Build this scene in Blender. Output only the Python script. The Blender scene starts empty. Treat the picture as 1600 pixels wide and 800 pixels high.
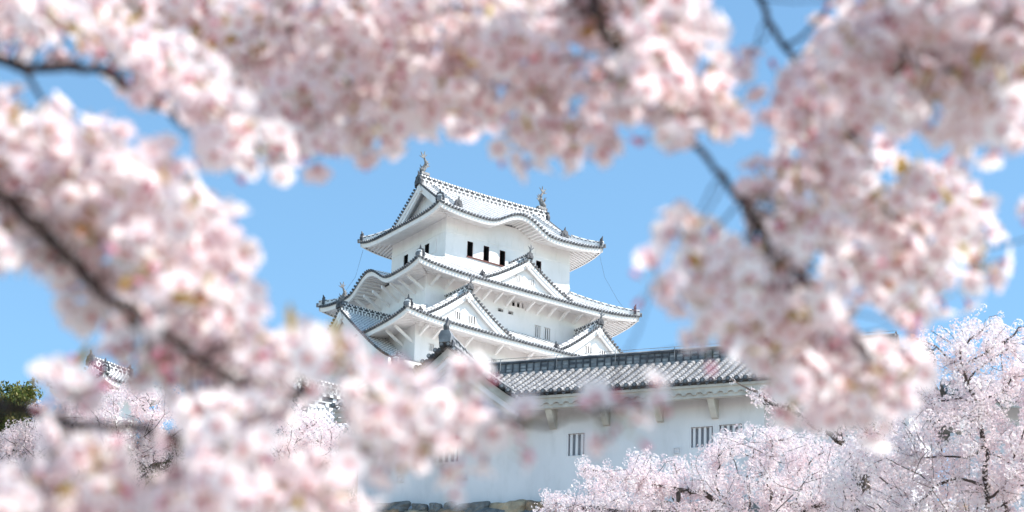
import bpy, math, random
import numpy as np
from mathutils import Vector, Matrix
R = math.radians
sc = bpy.context.scene
col = sc.collection
random.seed(7); rng = np.random.default_rng(11)

# ------------------------------------------------------------------ camera
F, PITCH, ROLL = 4246.0, 0.3688, 0.0330           # focal length in pixels of a 1600 px wide frame
cp, sp = math.cos(PITCH), math.sin(PITCH)
FW = np.array([0, cp, sp]); _r = np.array([1., 0, 0]); _u = np.array([0, -sp, cp])
RT = _r*math.cos(ROLL) + _u*math.sin(ROLL); UP = -_r*math.sin(ROLL) + _u*math.cos(ROLL)
cam = bpy.data.objects.new('camera', bpy.data.cameras.new('camera')); col.objects.link(cam)
cam.data.sensor_width = 36; cam.data.lens = 36*F/1600
cam.data.clip_start = .1; cam.data.clip_end = 6000
m = Matrix([[RT[i], UP[i], -FW[i]] for i in range(3)]).to_4x4(); cam.matrix_world = m
cam.data.dof.use_dof = True; cam.data.dof.focus_distance = 110; cam.data.dof.aperture_fstop = 6.0
sc.camera = cam
# ------------------------------------------------------------------ light
SUN_AZ, SUN_EL = R(104), R(48)                    # clockwise from the view direction
w = bpy.data.worlds.new('World'); sc.world = w; w.use_nodes = True
nt = w.node_tree; bg = nt.nodes['Background']
sky = nt.nodes.new('ShaderNodeTexSky'); sky.sky_type = 'NISHITA'; sky.sun_disc = False
sky.sun_elevation = SUN_EL; sky.sun_rotation = SUN_AZ
sky.air_density = .9; sky.dust_density = .1; sky.ozone_density = 2.4
mxs = nt.nodes.new('ShaderNodeMix'); mxs.data_type = 'RGBA'; mxs.blend_type = 'MULTIPLY'; mxs.inputs[0].default_value = 1
mxs.inputs[7].default_value = (.91, 1.085, 1.015, 1); nt.links.new(sky.outputs[0], mxs.inputs[6]); nt.links.new(mxs.outputs[2], bg.inputs[0]); bg.inputs[1].default_value = .136
sl = bpy.data.lights.new('sun', 'SUN'); sl.energy = 4.5; sl.angle = R(.5); sl.color = (1, .95, .88)
sun = bpy.data.objects.new('sun', sl); col.objects.link(sun)
sdir = Vector((math.sin(SUN_AZ)*math.cos(SUN_EL), math.cos(SUN_AZ)*math.cos(SUN_EL), math.sin(SUN_EL)))
sun.rotation_euler = sdir.to_track_quat('Z', 'Y').to_euler()
sc.view_settings.view_transform = 'Standard'; sc.view_settings.look = 'None'
sc.view_settings.exposure = .9; sc.view_settings.gamma = 1
sc.render.engine = 'CYCLES'
try:
    sc.cycles.use_denoising = True; sc.cycles.max_bounces = 14; sc.cycles.transparent_max_bounces = 8
    sc.cycles.diffuse_bounces = 12; sc.cycles.transmission_bounces = 12
except Exception: pass

def ray(px, py):
    return FW + RT*(px-800)/F - UP*(py-400)/F
def at(px, py, depth):                            # point seen at a photo pixel, at a distance along the view
    return ray(px, py)*depth

# ------------------------------------------------------------------ materials
MATS = {}
def mat(name, colr, rough=.8, var=.0, scale=3., col2=None, trans=0., bump=0., bscale=20., detail=6, spec=.3, stretch=None):
    if name in MATS: return MATS[name]
    M = bpy.data.materials.new(name); M.use_nodes = True; n = M.node_tree; b = n.nodes['Principled BSDF']
    b.inputs['Base Color'].default_value = (*colr, 1); b.inputs['Roughness'].default_value = rough
    b.inputs['Specular IOR Level'].default_value = spec
    tc = n.nodes.new('ShaderNodeTexCoord'); src = tc.outputs['Object']
    if stretch:
        mp = n.nodes.new('ShaderNodeMapping'); mp.inputs['Scale'].default_value = stretch
        n.links.new(src, mp.inputs[0]); src = mp.outputs[0]
    if var or col2:
        nz = n.nodes.new('ShaderNodeTexNoise'); nz.inputs['Scale'].default_value = scale; nz.inputs['Detail'].default_value = detail
        n.links.new(src, nz.inputs['Vector'])
        rp = n.nodes.new('ShaderNodeValToRGB'); c2 = col2 or tuple(c*(1-var) for c in colr)
        rp.color_ramp.elements[0].position = .38; rp.color_ramp.elements[0].color = (*c2, 1)
        rp.color_ramp.elements[1].position = .62; rp.color_ramp.elements[1].color = (*colr, 1)
        n.links.new(nz.outputs['Fac'], rp.inputs[0]); n.links.new(rp.outputs[0], b.inputs['Base Color'])
    if bump:
        nz = n.nodes.new('ShaderNodeTexNoise'); nz.inputs['Scale'].default_value = bscale; nz.inputs['Detail'].default_value = 5
        n.links.new(src, nz.inputs['Vector']); bp = n.nodes.new('ShaderNodeBump'); bp.inputs['Strength'].default_value = bump
        bp.inputs['Distance'].default_value = .05
        n.links.new(nz.outputs['Fac'], bp.inputs['Height']); n.links.new(bp.outputs[0], b.inputs['Normal'])
    if trans:
        tr = n.nodes.new('ShaderNodeBsdfTranslucent'); tr.inputs[0].default_value = (*colr, 1)
        mx = n.nodes.new('ShaderNodeMixShader'); mx.inputs[0].default_value = trans
        n.links.new(b.outputs[0], mx.inputs[1]); n.links.new(tr.outputs[0], mx.inputs[2])
        n.links.new(mx.outputs[0], n.nodes['Material Output'].inputs[0])
    MATS[name] = M; return M
def streaks(M, amt, sx=3., dark=(.55, .53, .5)):
    n = M.node_tree; b = n.nodes['Principled BSDF']; l = b.inputs['Base Color'].links[0]; src = l.from_socket
    tc = n.nodes.new('ShaderNodeTexCoord'); mp = n.nodes.new('ShaderNodeMapping'); mp.inputs['Scale'].default_value = (sx, sx, .35); n.links.new(tc.outputs['Object'], mp.inputs[0])
    nz = n.nodes.new('ShaderNodeTexNoise'); nz.inputs['Scale'].default_value = 1.6; nz.inputs['Detail'].default_value = 8; nz.inputs['Roughness'].default_value = .65; n.links.new(mp.outputs[0], nz.inputs['Vector'])
    rp = n.nodes.new('ShaderNodeValToRGB'); rp.color_ramp.elements[0].position = .5; rp.color_ramp.elements[0].color = (0, 0, 0, 1); rp.color_ramp.elements[1].position = .75; rp.color_ramp.elements[1].color = (amt, amt, amt, 1); n.links.new(nz.outputs['Fac'], rp.inputs[0])
    mx = n.nodes.new('ShaderNodeMix'); mx.data_type = 'RGBA'; n.links.new(rp.outputs[0], mx.inputs[0]); n.links.new(src, mx.inputs[6]); mx.inputs[7].default_value = (*dark, 1); n.links.new(mx.outputs[2], b.inputs['Base Color'])
PLASTER = mat('white_plaster', (.82, .79, .785), .9, col2=(.75, .722, .715), scale=.35, bump=.15, bscale=2.)
GPLASTER = mat('gallery_plaster', (.75, .73, .76), .9, col2=(.67, .655, .69), scale=.7, bump=.1, bscale=3., stretch=(1, 1, .45))
streaks(PLASTER, .35, 1.2); streaks(GPLASTER, .45, 1.1, (.46, .45, .46))
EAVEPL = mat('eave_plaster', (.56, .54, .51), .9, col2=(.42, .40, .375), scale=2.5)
JOINT = mat('lime_joint', (.80, .79, .78), .85, col2=(.68, .67, .67), scale=2.5)
TILE = mat('grey_tile', (.13, .135, .15), .5, col2=(.25, .25, .26), scale=3., spec=.5)
KPAN = mat('keep_pan_tile', (.60, .60, .61), .7, col2=(.74, .73, .73), scale=2.)
KT = mat('keep_round_tile', (.26, .26, .275), .6, col2=(.42, .42, .42), scale=2.5)
DTILE = mat('dark_tile', (.045, .047, .055), .6, col2=(.11, .11, .12), scale=4., spec=.3)
RIB = mat('weathered_tile', (.38, .37, .365), .55, col2=(.16, .16, .17), scale=3.5, spec=.5, detail=9)
PANT = mat('gallery_pan_tile', (.09, .09, .095), .6, col2=(.16, .16, .16), scale=4.)
DARK = mat('dark_interior', (.012, .012, .014), .9)
WOODR = mat('red_brown_wood', (.12, .045, .04), .7)
WOODD = mat('brown_board', (.22, .15, .11), .8)
BRONZE = mat('fish_ornament_tile', (.10, .10, .11), .6, col2=(.24, .24, .24), scale=6.)
BARK = mat('cherry_bark', (.026, .015, .012), .9, col2=(.055, .036, .029), scale=30., bump=.5, bscale=60)
BARKF = mat('tree_bark', (.05, .037, .033), .9, col2=(.10, .08, .07), scale=6.)
PETAL = [mat('petal_white', (.93, .88, .885), .6, trans=.6), mat('petal_pale_pink', (.93, .845, .86), .6, trans=.6),
         mat('petal_pink', (.91, .78, .80), .6, trans=.6)]
PCORE = mat('petal_base', (.80, .48, .54), .7, trans=.45)
CALYX = mat('calyx_red', (.50, .15, .15), .7, trans=.2)
STAM = mat('stamen', (.75, .55, .30), .7)
PEDI = mat('pedicel', (.42, .36, .15), .7, trans=.2)
LEAF = mat('bronze_young_leaf', (.50, .27, .04), .5, col2=(.36, .36, .05), scale=25., trans=.4)
BUD = mat('pink_bud', (.75, .26, .36), .6, trans=.2)
FAR = [mat('far_blossom_white', (.91, .84, .845), .7, trans=.4), mat('far_blossom_pink', (.88, .76, .78), .7, trans=.35)]
FARC = mat('far_blossom_core', (.6, .33, .38), .8)
STONE = [mat('stone_tan', (.44, .35, .25), .95, col2=(.30, .245, .18), scale=4., bump=.8, bscale=8.),
         mat('stone_brown', (.32, .22, .15), .95, col2=(.2, .15, .11), scale=4., bump=.8, bscale=8.),
         mat('stone_grey', (.20, .205, .21), .95, col2=(.12, .125, .13), scale=4., bump=.8, bscale=8.)]
GAP = mat('stone_gap', (.03, .027, .024), 1.)
GRAVEL = mat('pale_gravel', (.38, .35, .31), .95, col2=(.28, .26, .22), scale=.6, bump=.6, bscale=3.)
GREEN = [mat('evergreen_leaf', (.12, .15, .03), .6, trans=.2), mat('evergreen_leaf_dark', (.05, .075, .02), .6, trans=.2),
         mat('evergreen_leaf_tan', (.20, .18, .05), .6, trans=.2)]
WIRE = mat('wire', (.1, .1, .1), .6)

# ------------------------------------------------------------------ object helpers
def tag(o, label=None, cat=None, group=None, kind=None):
    if label: o['label'] = label
    if cat: o['category'] = cat
    if group: o['group'] = group
    if kind: o['kind'] = kind
    return o
def thing(name, loc, rz, label, cat, group=None):
    o = bpy.data.objects.new(name, None); col.objects.link(o); o.empty_display_size = .2
    o.location = loc; o.rotation_euler = (0, 0, rz); return tag(o, label, cat, group)

class MB:
    """collects faces with materials; T = optional (x,y,z)->(x,y,z) placing function"""
    def __init__(s, T=None): s.v = []; s.f = []; s.m = []; s.mats = []; s.T = T
    def mi(s, M):
        if M not in s.mats: s.mats.append(M)
        return s.mats.index(M)
    def add(s, vs, fs, M):
        o = len(s.v); i = s.mi(M)
        s.v += [s.T(*p) for p in vs] if s.T else [tuple(p) for p in vs]
        s.f += [tuple(a+o for a in f) for f in fs]; s.m += [i]*len(fs)
    def box(s, x0, x1, y0, y1, z0, z1, M):
        s.add([(x0,y0,z0),(x1,y0,z0),(x1,y1,z0),(x0,y1,z0),(x0,y0,z1),(x1,y0,z1),(x1,y1,z1),(x0,y1,z1)],
              [(0,3,2,1),(4,5,6,7),(0,1,5,4),(1,2,6,5),(2,3,7,6),(3,0,4,7)], M)
    def frust(s, x0, x1, y0, y1, z0, z1, g, M):      # box whose foot spreads by g
        s.add([(x0-g,y0-g,z0),(x1+g,y0-g,z0),(x1+g,y1+g,z0),(x0-g,y1+g,z0),(x0,y0,z1),(x1,y0,z1),(x1,y1,z1),(x0,y1,z1)],
              [(0,3,2,1),(4,5,6,7),(0,1,5,4),(1,2,6,5),(2,3,7,6),(3,0,4,7)], M)
    def sweep(s, path, offs, M, cap=True, alt=None, closed=True):
        """offs: list of (side, up) of a section swept along path; side is horizontal, square to the path"""
        P = [np.array(p, float) for p in path]; n = len(P); k = len(offs); vs = []
        for i, p in enumerate(P):
            d = P[min(i+1, n-1)] - P[max(i-1, 0)]; h = np.array([-d[1], d[0], 0.]); L = np.linalg.norm(h)
            h = h/L if L > 1e-6 else np.array([1., 0, 0])
            for a, b in offs: vs.append(tuple(p + h*a + np.array([0, 0, b])))
        if alt is None: alt = [M]
        kk = k if closed else k-1
        for q, AM in enumerate(alt):
            fs = [(i*k+j, i*k+(j+1) % k, (i+1)*k+(j+1) % k, (i+1)*k+j) for i in range(n-1) if i % len(alt) == q for j in range(kk)]
            if q == 0 and cap and closed: fs += [tuple(range(k-1, -1, -1)), tuple((n-1)*k+j for j in range(k))]
            if fs:
                if q == 0: o = len(s.v); s.v += [s.T(*p) for p in vs] if s.T else vs
                i_ = s.mi(AM); s.f += [tuple(a+o for a in f) for f in fs]; s.m += [i_]*len(fs)
    def tube(s, path, rad, M, n=6):
        P = [np.array(p, float) for p in path]; N = len(P); vs = []
        if not hasattr(rad, '__len__'): rad = [rad]*N
        ref = np.array([.31, .2, .93])
        for i, p in enumerate(P):
            d = P[min(i+1, N-1)] - P[max(i-1, 0)]; d = d/(np.linalg.norm(d)+1e-9)
            a = np.cross(d, ref); a /= np.linalg.norm(a)+1e-9; b = np.cross(d, a)
            for j in range(n):
                t = 2*math.pi*j/n; vs.append(tuple(p + (a*math.cos(t)+b*math.sin(t))*rad[i]))
        fs = [(i*n+j, i*n+(j+1) % n, (i+1)*n+(j+1) % n, (i+1)*n+j) for i in range(N-1) for j in range(n)]
        fs += [tuple(range(n-1, -1, -1)), tuple((N-1)*n+j for j in range(n))]
        s.add(vs, fs, M)
    def plate(s, outline, y0, y1, M):                # outline in x,z extruded along y
        k = len(outline); vs = [(x, y0, z) for x, z in outline] + [(x, y1, z) for x, z in outline]
        s.add(vs, [tuple(range(k)), tuple(range(2*k-1, k-1, -1))] + [(j, j+k, (j+1) % k+k, (j+1) % k) for j in range(k)], M)
    def disc(s, c, r, axis, ln, M, n=8):             # short cylinder pointing along horizontal axis
        c = np.array(c, float); a = np.array(axis, float); sd = np.array([-a[1], a[0], 0.]); up = np.array([0, 0, 1.])
        vs = [tuple(c + (sd*math.cos(t)+up*math.sin(t))*r + a*q) for q in (0, ln) for t in [2*math.pi*j/n for j in range(n)]]
        s.add(vs, [tuple(range(n)), tuple(range(2*n-1, n-1, -1))] + [(j, j+n, (j+1) % n+n, (j+1) % n) for j in range(n)], M)
    def build(s, name, parent=None, label=None, cat=None, group=None, kind=None, smooth=False):
        me = bpy.data.meshes.new(name); me.from_pydata(s.v, [], s.f)
        for M in s.mats: me.materials.append(M)
        me.polygons.foreach_set('material_index', s.m)
        if smooth: me.polygons.foreach_set('use_smooth', [True]*len(s.f))
        me.update(); o = bpy.data.objects.new(name, me); col.objects.link(o)
        if parent: o.parent = parent
        return tag(o, label, cat, group, kind)

def fast_mesh(name, V, loops, totals, midx, mats, parent=None, smooth=False):
    me = bpy.data.meshes.new(name); me.vertices.add(len(V)); me.vertices.foreach_set('co', V.astype(np.float32).ravel())
    me.loops.add(len(loops)); me.loops.foreach_set('vertex_index', loops.astype(np.int32))
    me.polygons.add(len(totals)); st = np.concatenate([[0], np.cumsum(totals)[:-1]])
    me.polygons.foreach_set('loop_start', st.astype(np.int32)); me.polygons.foreach_set('loop_total', totals.astype(np.int32))
    for M in mats: me.materials.append(M)
    me.polygons.foreach_set('material_index', midx.astype(np.int32))
    if smooth: me.polygons.foreach_set('use_smooth', np.ones(len(totals), bool))
    me.update(calc_edges=True); me.validate()
    o = bpy.data.objects.new(name, me); col.objects.link(o)
    if parent: o.parent = parent
    return o

class Scatter:
    """copies small templates into one mesh"""
    def __init__(s): s.V = []; s.L = []; s.N = []; s.M = []; s.o = 0
    def add(s, tmpl, mats3, locs, midx=None):
        V, Fc, Mi = tmpl; n = len(locs)
        if n == 0: return
        W = np.einsum('nij,kj->nki', mats3, V) + locs[:, None, :]
        fl = np.concatenate([np.array(f) for f in Fc]); tot = np.array([len(f) for f in Fc])
        s.V.append(W.reshape(-1, 3)); s.L.append((fl[None] + (np.arange(n)*len(V))[:, None] + s.o).ravel())
        s.N.append(np.tile(tot, n)); mm = np.tile(np.array(Mi), (n, 1))
        if midx is not None: mm = np.where(mm == 0, midx[:, None], mm)
        s.M.append(mm.ravel()); s.o += n*len(V)
    def build(s, name, mats, parent=None, smooth=False):
        return fast_mesh(name, np.concatenate(s.V), np.concatenate(s.L), np.concatenate(s.N), np.concatenate(s.M), mats, parent, smooth)
def frames(dirs, scale):
    """rotation matrices whose z axis follows dirs, random spin"""
    z = dirs/np.linalg.norm(dirs, axis=1, keepdims=True); a = rng.normal(size=z.shape); x = np.cross(a, z); x /= np.linalg.norm(x, axis=1, keepdims=True)
    y = np.cross(z, x); return np.stack([x, y, z], 2)*np.asarray(scale).reshape(-1, 1, 1)
def rdirs(n):
    d = rng.normal(size=(n, 3)); return d/np.linalg.norm(d, axis=1, keepdims=True)

# ================================================================== THE SETTING
def hill_h(x, y):
    def ss(a, b, t): t = min(1, max(0, (t-a)/(b-a))); return t*t*(3-2*t)
    side = 1 - ss(60, 260, abs(x))
    return -1.6 + side*(10.0*ss(14, 62, y) + 26.0*ss(84, 165, y))*(1-ss(320, 620, y)) + .25*math.sin(x*.21)*math.sin(y*.17)*ss(10, 30, y)
gb = MB(); xs = [-3000, -900, -400] + list(range(-260, 261, 10)) + [400, 900, 3000]; ys = [-3000, -600, -100, -30] + list(range(-10, 330, 8)) + [400, 520, 640, 1000, 3500]
vs = [(x, y, hill_h(x, y)) for y in ys for x in xs]; nx = len(xs)
gb.add(vs, [(j*nx+i, j*nx+i+1, (j+1)*nx+i+1, (j+1)*nx+i) for j in range(len(ys)-1) for i in range(nx-1)], GRAVEL)
gb.build('ground', kind='structure', smooth=True)

# ------------------------------------------------------------------ roof machinery
SP = .27                                          # spacing of the tile rows
def rib(mb, pts, side, r, jm, tm, seg=.34, n=4, jl=.45):
    """a row of round tiles up a slope: dark tile bodies, lime joints a little proud"""
    P = np.array(pts, float); L = np.concatenate([[0], np.cumsum(np.linalg.norm(np.diff(P, axis=0), axis=1))])
    if L[-1] < .12: return
    k = max(1, int(round(L[-1]/seg))); ts = []; jl = jl + random.uniform(-.09, .09); r = r*random.uniform(.94, 1.05); P = P + np.array([0, 0, random.uniform(-.008, .012)])
    for i in range(k): ts += [(i + (random.uniform(-.09, .09) if i else 0), 0), (i+jl+random.uniform(-.08, .08), 1)]
    tt = np.array([a for a, b in ts] + [k])/k*L[-1]; kind = [b for a, b in ts]
    Q = np.stack([np.interp(tt, L, P[:, c]) for c in range(3)], 1)
    sd = np.array(side, float); up = np.array([0, 0, 1.]); vs = []; o = 0
    ang = [math.pi*j/n for j in range(n+1)]
    for q in range(len(Q)-1):
        rr = r*1.13 if kind[q] == 0 else r
        v = [tuple(Q[e] + sd*math.cos(a)*rr + up*(math.sin(a)*rr)) for e in (q, q+1) for a in ang]
        f = [(j, j+1, j+1+n+1, j+n+1) for j in range(n)]
        mb.add(v, f, jm if kind[q] == 0 else tm)

def skirt(parent, ox, oy, ix, iy, ze, ztop, lift, wx, wy, bump=None, top=None, sides='FLBR', pan=KPAN, jm=JOINT, tm=TILE,
          name='tiled_roof', soff_drop=.42, rake=None):
    """hipped skirt roof round a storey; bump = {side:(centre, halfwidth, height)} is a curved karahafu gable in the eave.
    top=(tg,hr,prof): the roof goes on up to a ridge along x as a hip-and-gable roof"""
    eave = MB(); pn = MB(); sf = MB(); fa = MB(); rf = MB()
    def lifty(x, y, tau):
        hx = ox - tau*(ox-ix); hy = oy - tau*(oy-iy)
        return lift*(min(1, abs(x)/max(hx, .1))**5)*(min(1, abs(y)/max(hy, .1))**5)*(1-tau)**1.5
    def bz(side, s):
        if not bump or side not in bump: return -9
        c, hw, H = bump[side]; q = (s-c)/hw
        if abs(q) > 1.25: return -9
        a = min(1, abs(q)); return H*(.5+.5*math.cos(math.pi*a))**.85 - max(0, abs(q)-1)*2
    for side in sides:
        fr = side in 'FB'; sg = -1 if side in 'FL' else 1
        H0, T, half = (oy, oy-iy, ox) if fr else (ox, ox-ix, oy)
        half_in = ix if fr else iy; drop = (ox-ix if fr else oy-iy)
        Wd = (wy if fr else wx)
        def XY(s, t): return (s, sg*(H0-t)) if fr else (sg*(H0-t), s)
        out = (0, sg, 0) if fr else (sg, 0, 0); sdv = (1, 0, 0) if fr else (0, 1, 0)
        tmx = T
        if top:
            tg, hr, prof = top; tmx = oy if fr else tg
        def zf(s, t, under=False):
            x, y = XY(s, t)
            if top:
                tau = min(1, t/tg); b = ze + top[2](t) + lift*(abs(s)/max(half-t, .1) if abs(s) < half-t else 1)**5*max(0, 1-t/tg)**1.5
            else:
                tau = min(1, t/T); b = ze + (ztop-ze)*(.82*tau+.18*tau*tau) + lifty(x, y, tau)
            k = bz(side, s)
            if k > -5:
                k = ze + k + (.06*t); d = b-k; b = max(b, k) if abs(d) > .25 else .5*(b+k)+.5*math.sqrt(d*d+.01)
            return b
        def tm_(s):
            a = abs(s)
            if top:
                if fr: return oy if a <= top[1] else max(0, half-a)
                return min(tg, max(0, half-a))
            if a <= half_in: return T
            return T*(half-a)/drop if drop > 0 else T
        n = int(2*half/SP); ss = [(-n/2+i)*SP for i in range(n+1)]
        for s in ss:
            t1 = tm_(s)
            if t1 < .1: continue
            k = max(3, int(t1/.3)); pts = [(*XY(s, t1*i/k), zf(s, t1*i/k)) for i in range(k+1)]
            rib(rf, pts, sdv, .078, jm, KT, seg=.3, n=3, jl=.58)
            e = (*XY(s, -.03), zf(s, 0)+.0); eave.disc(e, .092, out, .08, DTILE, 7)
        # pans: sheet under the ribs
        sb = [-half] + ss + [half]
        for a, b in zip(sb[:-1], sb[1:]):
            ta, tb = max(.001, tm_(a)), max(.001, tm_(b)); k = max(3, int(max(ta, tb)/.35))
            if top and fr and (abs(a) <= top[1]) != (abs(b) <= top[1]): ta = tb = min(ta, tb) if min(ta, tb) < tg+.5 else max(ta, tb)
            v = []
            for i in range(k+1):
                v += [(*XY(a, ta*i/k), zf(a, ta*i/k)-.01), (*XY(b, tb*i/k), zf(b, tb*i/k)-.01)]
            pn.add(v, [(2*i, 2*i+1, 2*i+3, 2*i+2) for i in range(k)], pan)
            # pan-end tile under each gap, fascia board, soffit
            mid = .5*(a+b); h0a, h0b = zf(a, 0), zf(b, 0)
            v = [(*XY(a, .0), h0a), (*XY(b, .0), h0b), (*XY(b, .0), h0b-.12), (*XY(a, .0), h0a-.12)]
            eave.add(v, [(0, 1, 2, 3)], tm)
            v = []
            for (dz0, t_) in ((-.10, .05), (-.40, .09), (-.40, .22)):
                v += [(*XY(a, t_), h0a+dz0), (*XY(b, t_), h0b+dz0)]
            fa.add(v, [(0, 1, 3, 2), (2, 3, 5, 4)], PLASTER)
            ov = H0-Wd; v = []
            for i in range(4):
                t_ = .22 + (ov-.22)*i/3
                for q in (a, b):
                    qq = max(-(half-t_), min(half-t_, q)) if abs(q) > half-t_ else q
                    zb = zf(qq, 0) if i == 0 else zf(qq, t_*.35)
                    v.append((*XY(qq, t_), zb-.30+(.10 if i else 0)))
            sf.add(v, [(2*i, 2*i+1, 2*i+3, 2*i+2) for i in range(3)], PLASTER)
        # rafters under the eave
        for s in ss:
            ov = H0-Wd; a = abs(s); tstart = .1
            tend = min(ov, half-a) if a > half-ov else ov
            if tend < .3: continue
            k = 3; z0 = zf(s, 0)-.32
            pts = [(*XY(s, tstart+(tend-tstart)*i/k), z0+(.0 if i == 0 else (zf(s, (tstart+(tend-tstart)*i/k)*.35)-zf(s, 0)+.06))) for i in range(k+1)]
            sf.sweep(pts, [(-.065, -.09), (.065, -.09), (.065, .06), (-.065, .06)], PLASTER)
    rp = rf.build(name, parent, smooth=False)
    pn.build('pan_tiles', rp); eave.build('eave_end_tiles', rp); fa.build('eave_fascia', rp); sf.build('eave_soffit', rp)
    # hip ridges
    for sx in (-1, 1):
        for sy in (-1, 1):
            if top: tg = top[0]; p0 = (sx*ox, sy*oy); p1 = (sx*(ox-tg), sy*(oy-tg))
            else: p0 = (sx*ox, sy*oy); p1 = (sx*ix, sy*iy)
            pth = []
            for i in range(15):
                q = i/14; x = p0[0]+(p1[0]-p0[0])*q; y = p0[1]+(p1[1]-p0[1])*q
                if top: z = ze + top[2](q*top[0]) + lift*(1-q)**1.5
                else: z = ze + (ztop-ze)*(.82*q+.18*q*q) + lift*(1-q)**1.5
                pth.append((x, y, z + .10*(1-q)**6))
            hb = MB(); hip_ridge(hb, pth, tm=tm, jm=jm); hb.build('hip_ridge', rp)
            ob = MB(); d = np.array([p0[0]-p1[0], p0[1]-p1[1]]); d /= np.linalg.norm(d)
            onigawara(ob, pth[1], (d[0], d[1], 0), .62, tm); ob.build('ridge_end_tile', rp)
            tip = MB(); z0 = pth[0][2]
            tip.disc((p0[0]-d[0]*.05, p0[1]-d[1]*.05, z0-.02), .17, (d[0], d[1], 0), .22, tm, 8)
            tip.build('corner_end_tile', rp)
    return rp

def hip_ridge(mb, path, w=.17, h=.34, tm=TILE, jm=JOINT, dens=.3):
    P = np.array(path, float); L = np.concatenate([[0], np.cumsum(np.linalg.norm(np.diff(P, axis=0), axis=1))])
    k = max(2, int(L[-1]/dens)); tt = np.linspace(0, L[-1], 2*k+1)
    Q = np.stack([np.interp(tt, L, P[:, c]) for c in range(3)], 1)
    mb.sweep(Q, [(-w, -.12), (w, -.12), (w, h*.42), (-w, h*.42)], jm)
    mb.sweep(Q, [(-w*.92, h*.42), (w*.92, h*.42), (w*.92, h*.72), (-w*.92, h*.72)], jm, alt=[tm, jm])
    mb.sweep(Q, [(-w*1.1, h*.72), (w*1.1, h*.72), (w*.9, h*.95), (0, h*1.12), (-w*.9, h*.95)], jm, alt=[jm, jm, jm, tm])
def big_ridge(mb, path, w=.26, h=.62, tm=TILE, jm=JOINT):
    P = np.array(path, float); L = np.concatenate([[0], np.cumsum(np.linalg.norm(np.diff(P, axis=0), axis=1))])
    k = max(2, int(L[-1]/.24)); tt = np.linspace(0, L[-1], 2*k+1)
    Q = np.stack([np.interp(tt, L, P[:, c]) for c in range(3)], 1)
    mb.sweep(Q, [(-w*1.2, -.2), (w*1.2, -.2), (w*1.2, .0), (-w*1.2, .0)], jm, alt=[jm, tm])
    mb.sweep(Q, [(-w, 0), (w, 0), (w, h*.3), (-w, h*.3)], DTILE, alt=[DTILE, DTILE, jm])
    mb.sweep(Q, [(-w*1.06, h*.3), (w*1.06, h*.3), (w*1.06, h*.38), (-w*1.06, h*.38)], jm)
    mb.sweep(Q, [(-w, h*.38), (w, h*.38), (w, h*.7), (-w, h*.7)], DTILE, alt=[DTILE, DTILE, DTILE, jm])
    mb.sweep(Q, [(-w*1.2, h*.7), (w*1.2, h*.7), (w*1., h*.92), (0, h*1.08), (-w, h*.92)], jm, alt=[jm, DTILE])
def onigawara(mb, p, d, s, M=DTILE):
    M = DTILE
    """ogre-face end tile: shouldered plate with a horned round knob, facing d"""
    d = np.array(d, float); sd = np.array([-d[1], d[0], 0]); p = np.array(p, float)
    o = [(-.5, -.15), (-.55, .25), (-.38, .55), (-.42, .72), (-.2, .78), (0, .98), (.2, .78), (.42, .72), (.38, .55), (.55, .25), (.5, -.15), (.2, 0), (-.2, 0)]
    k = len(o); vs = [tuple(p + sd*a*s + np.array([0, 0, b*s]) + d*q) for q in (-.08, .12) for a, b in o]
    mb.add(vs, [tuple(range(k)), tuple(range(2*k-1, k-1, -1))] + [(j, j+k, (j+1) % k+k, (j+1) % k) for j in range(k)], M)
    mb.disc(p + d*.1 + np.array([0, 0, .38*s]), .22*s, d, .1*s, M, 8)
    mb.tube([p + np.array([0, 0, .85*s]), p + d*.06 + np.array([0, 0, 1.08*s]), p + d*.16*s + np.array([0, 0, 1.28*s])], [.12*s, .1*s, .03*s], M, 5)
def shachi(mb, p, d, s, M=BRONZE):
    """tiger-headed fish standing on its jaw, tail fins fanned skyward; its belly looks along d"""
    d = np.array(d, float); p = np.array(p, float); up = np.array([0, 0, 1.]); sd = np.array([-d[1], d[0], 0])
    mb.sweep([p - d*.36*s, p + d*.36*s], [(-.22*s, -.1*s), (.22*s, -.1*s), (.18*s, .14*s), (-.18*s, .14*s)], M)
    ax = [(.32, .12, .12), (.26, .26, .2), (.08, .46, .21), (-.08, .74, .17), (-.08, 1.02, .115), (.04, 1.26, .08), (.12, 1.4, .05)]
    mb.tube([p + d*a*s + up*b*s for a, b, c in ax], [c*s for a, b, c in ax], M, 8)
    def fin(pts, t=.03):
        k = len(pts); vs = [tuple(p + d*a*s + up*b*s + sd*(c+q*t)*s) for q in (-1, 1) for a, b, c in pts]
        mb.add(vs, [tuple(range(k)), tuple(range(2*k-1, k-1, -1))] + [(j, j+k, (j+1) % k+k, (j+1) % k) for j in range(k)], M)
    fin([(.1, 1.3, 0), (-.22, 1.72, 0), (.02, 1.52, 0), (.06, 1.9, 0), (.16, 1.52, 0), (.42, 1.76, 0), (.26, 1.4, 0), (.52, 1.42, 0), (.2, 1.28, 0)])
    fin([(-.22, .62, 0), (-.46, .78, 0), (-.25, .8, 0), (-.42, 1.02, 0), (-.2, .96, 0), (-.3, 1.16, 0), (-.12, 1.1, 0)])
    for q in (-1, 1):
        fin([(.1, .55, .18*q), (-.02, .82, .42*q), (.1, .72, .3*q), (.2, .9, .36*q), (.24, .6, .18*q)], .02)
    mb.tube([p + d*.3*s + up*.3*s, p + d*.5*s + up*.44*s], [.05*s, .015*s], M, 5)

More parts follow.
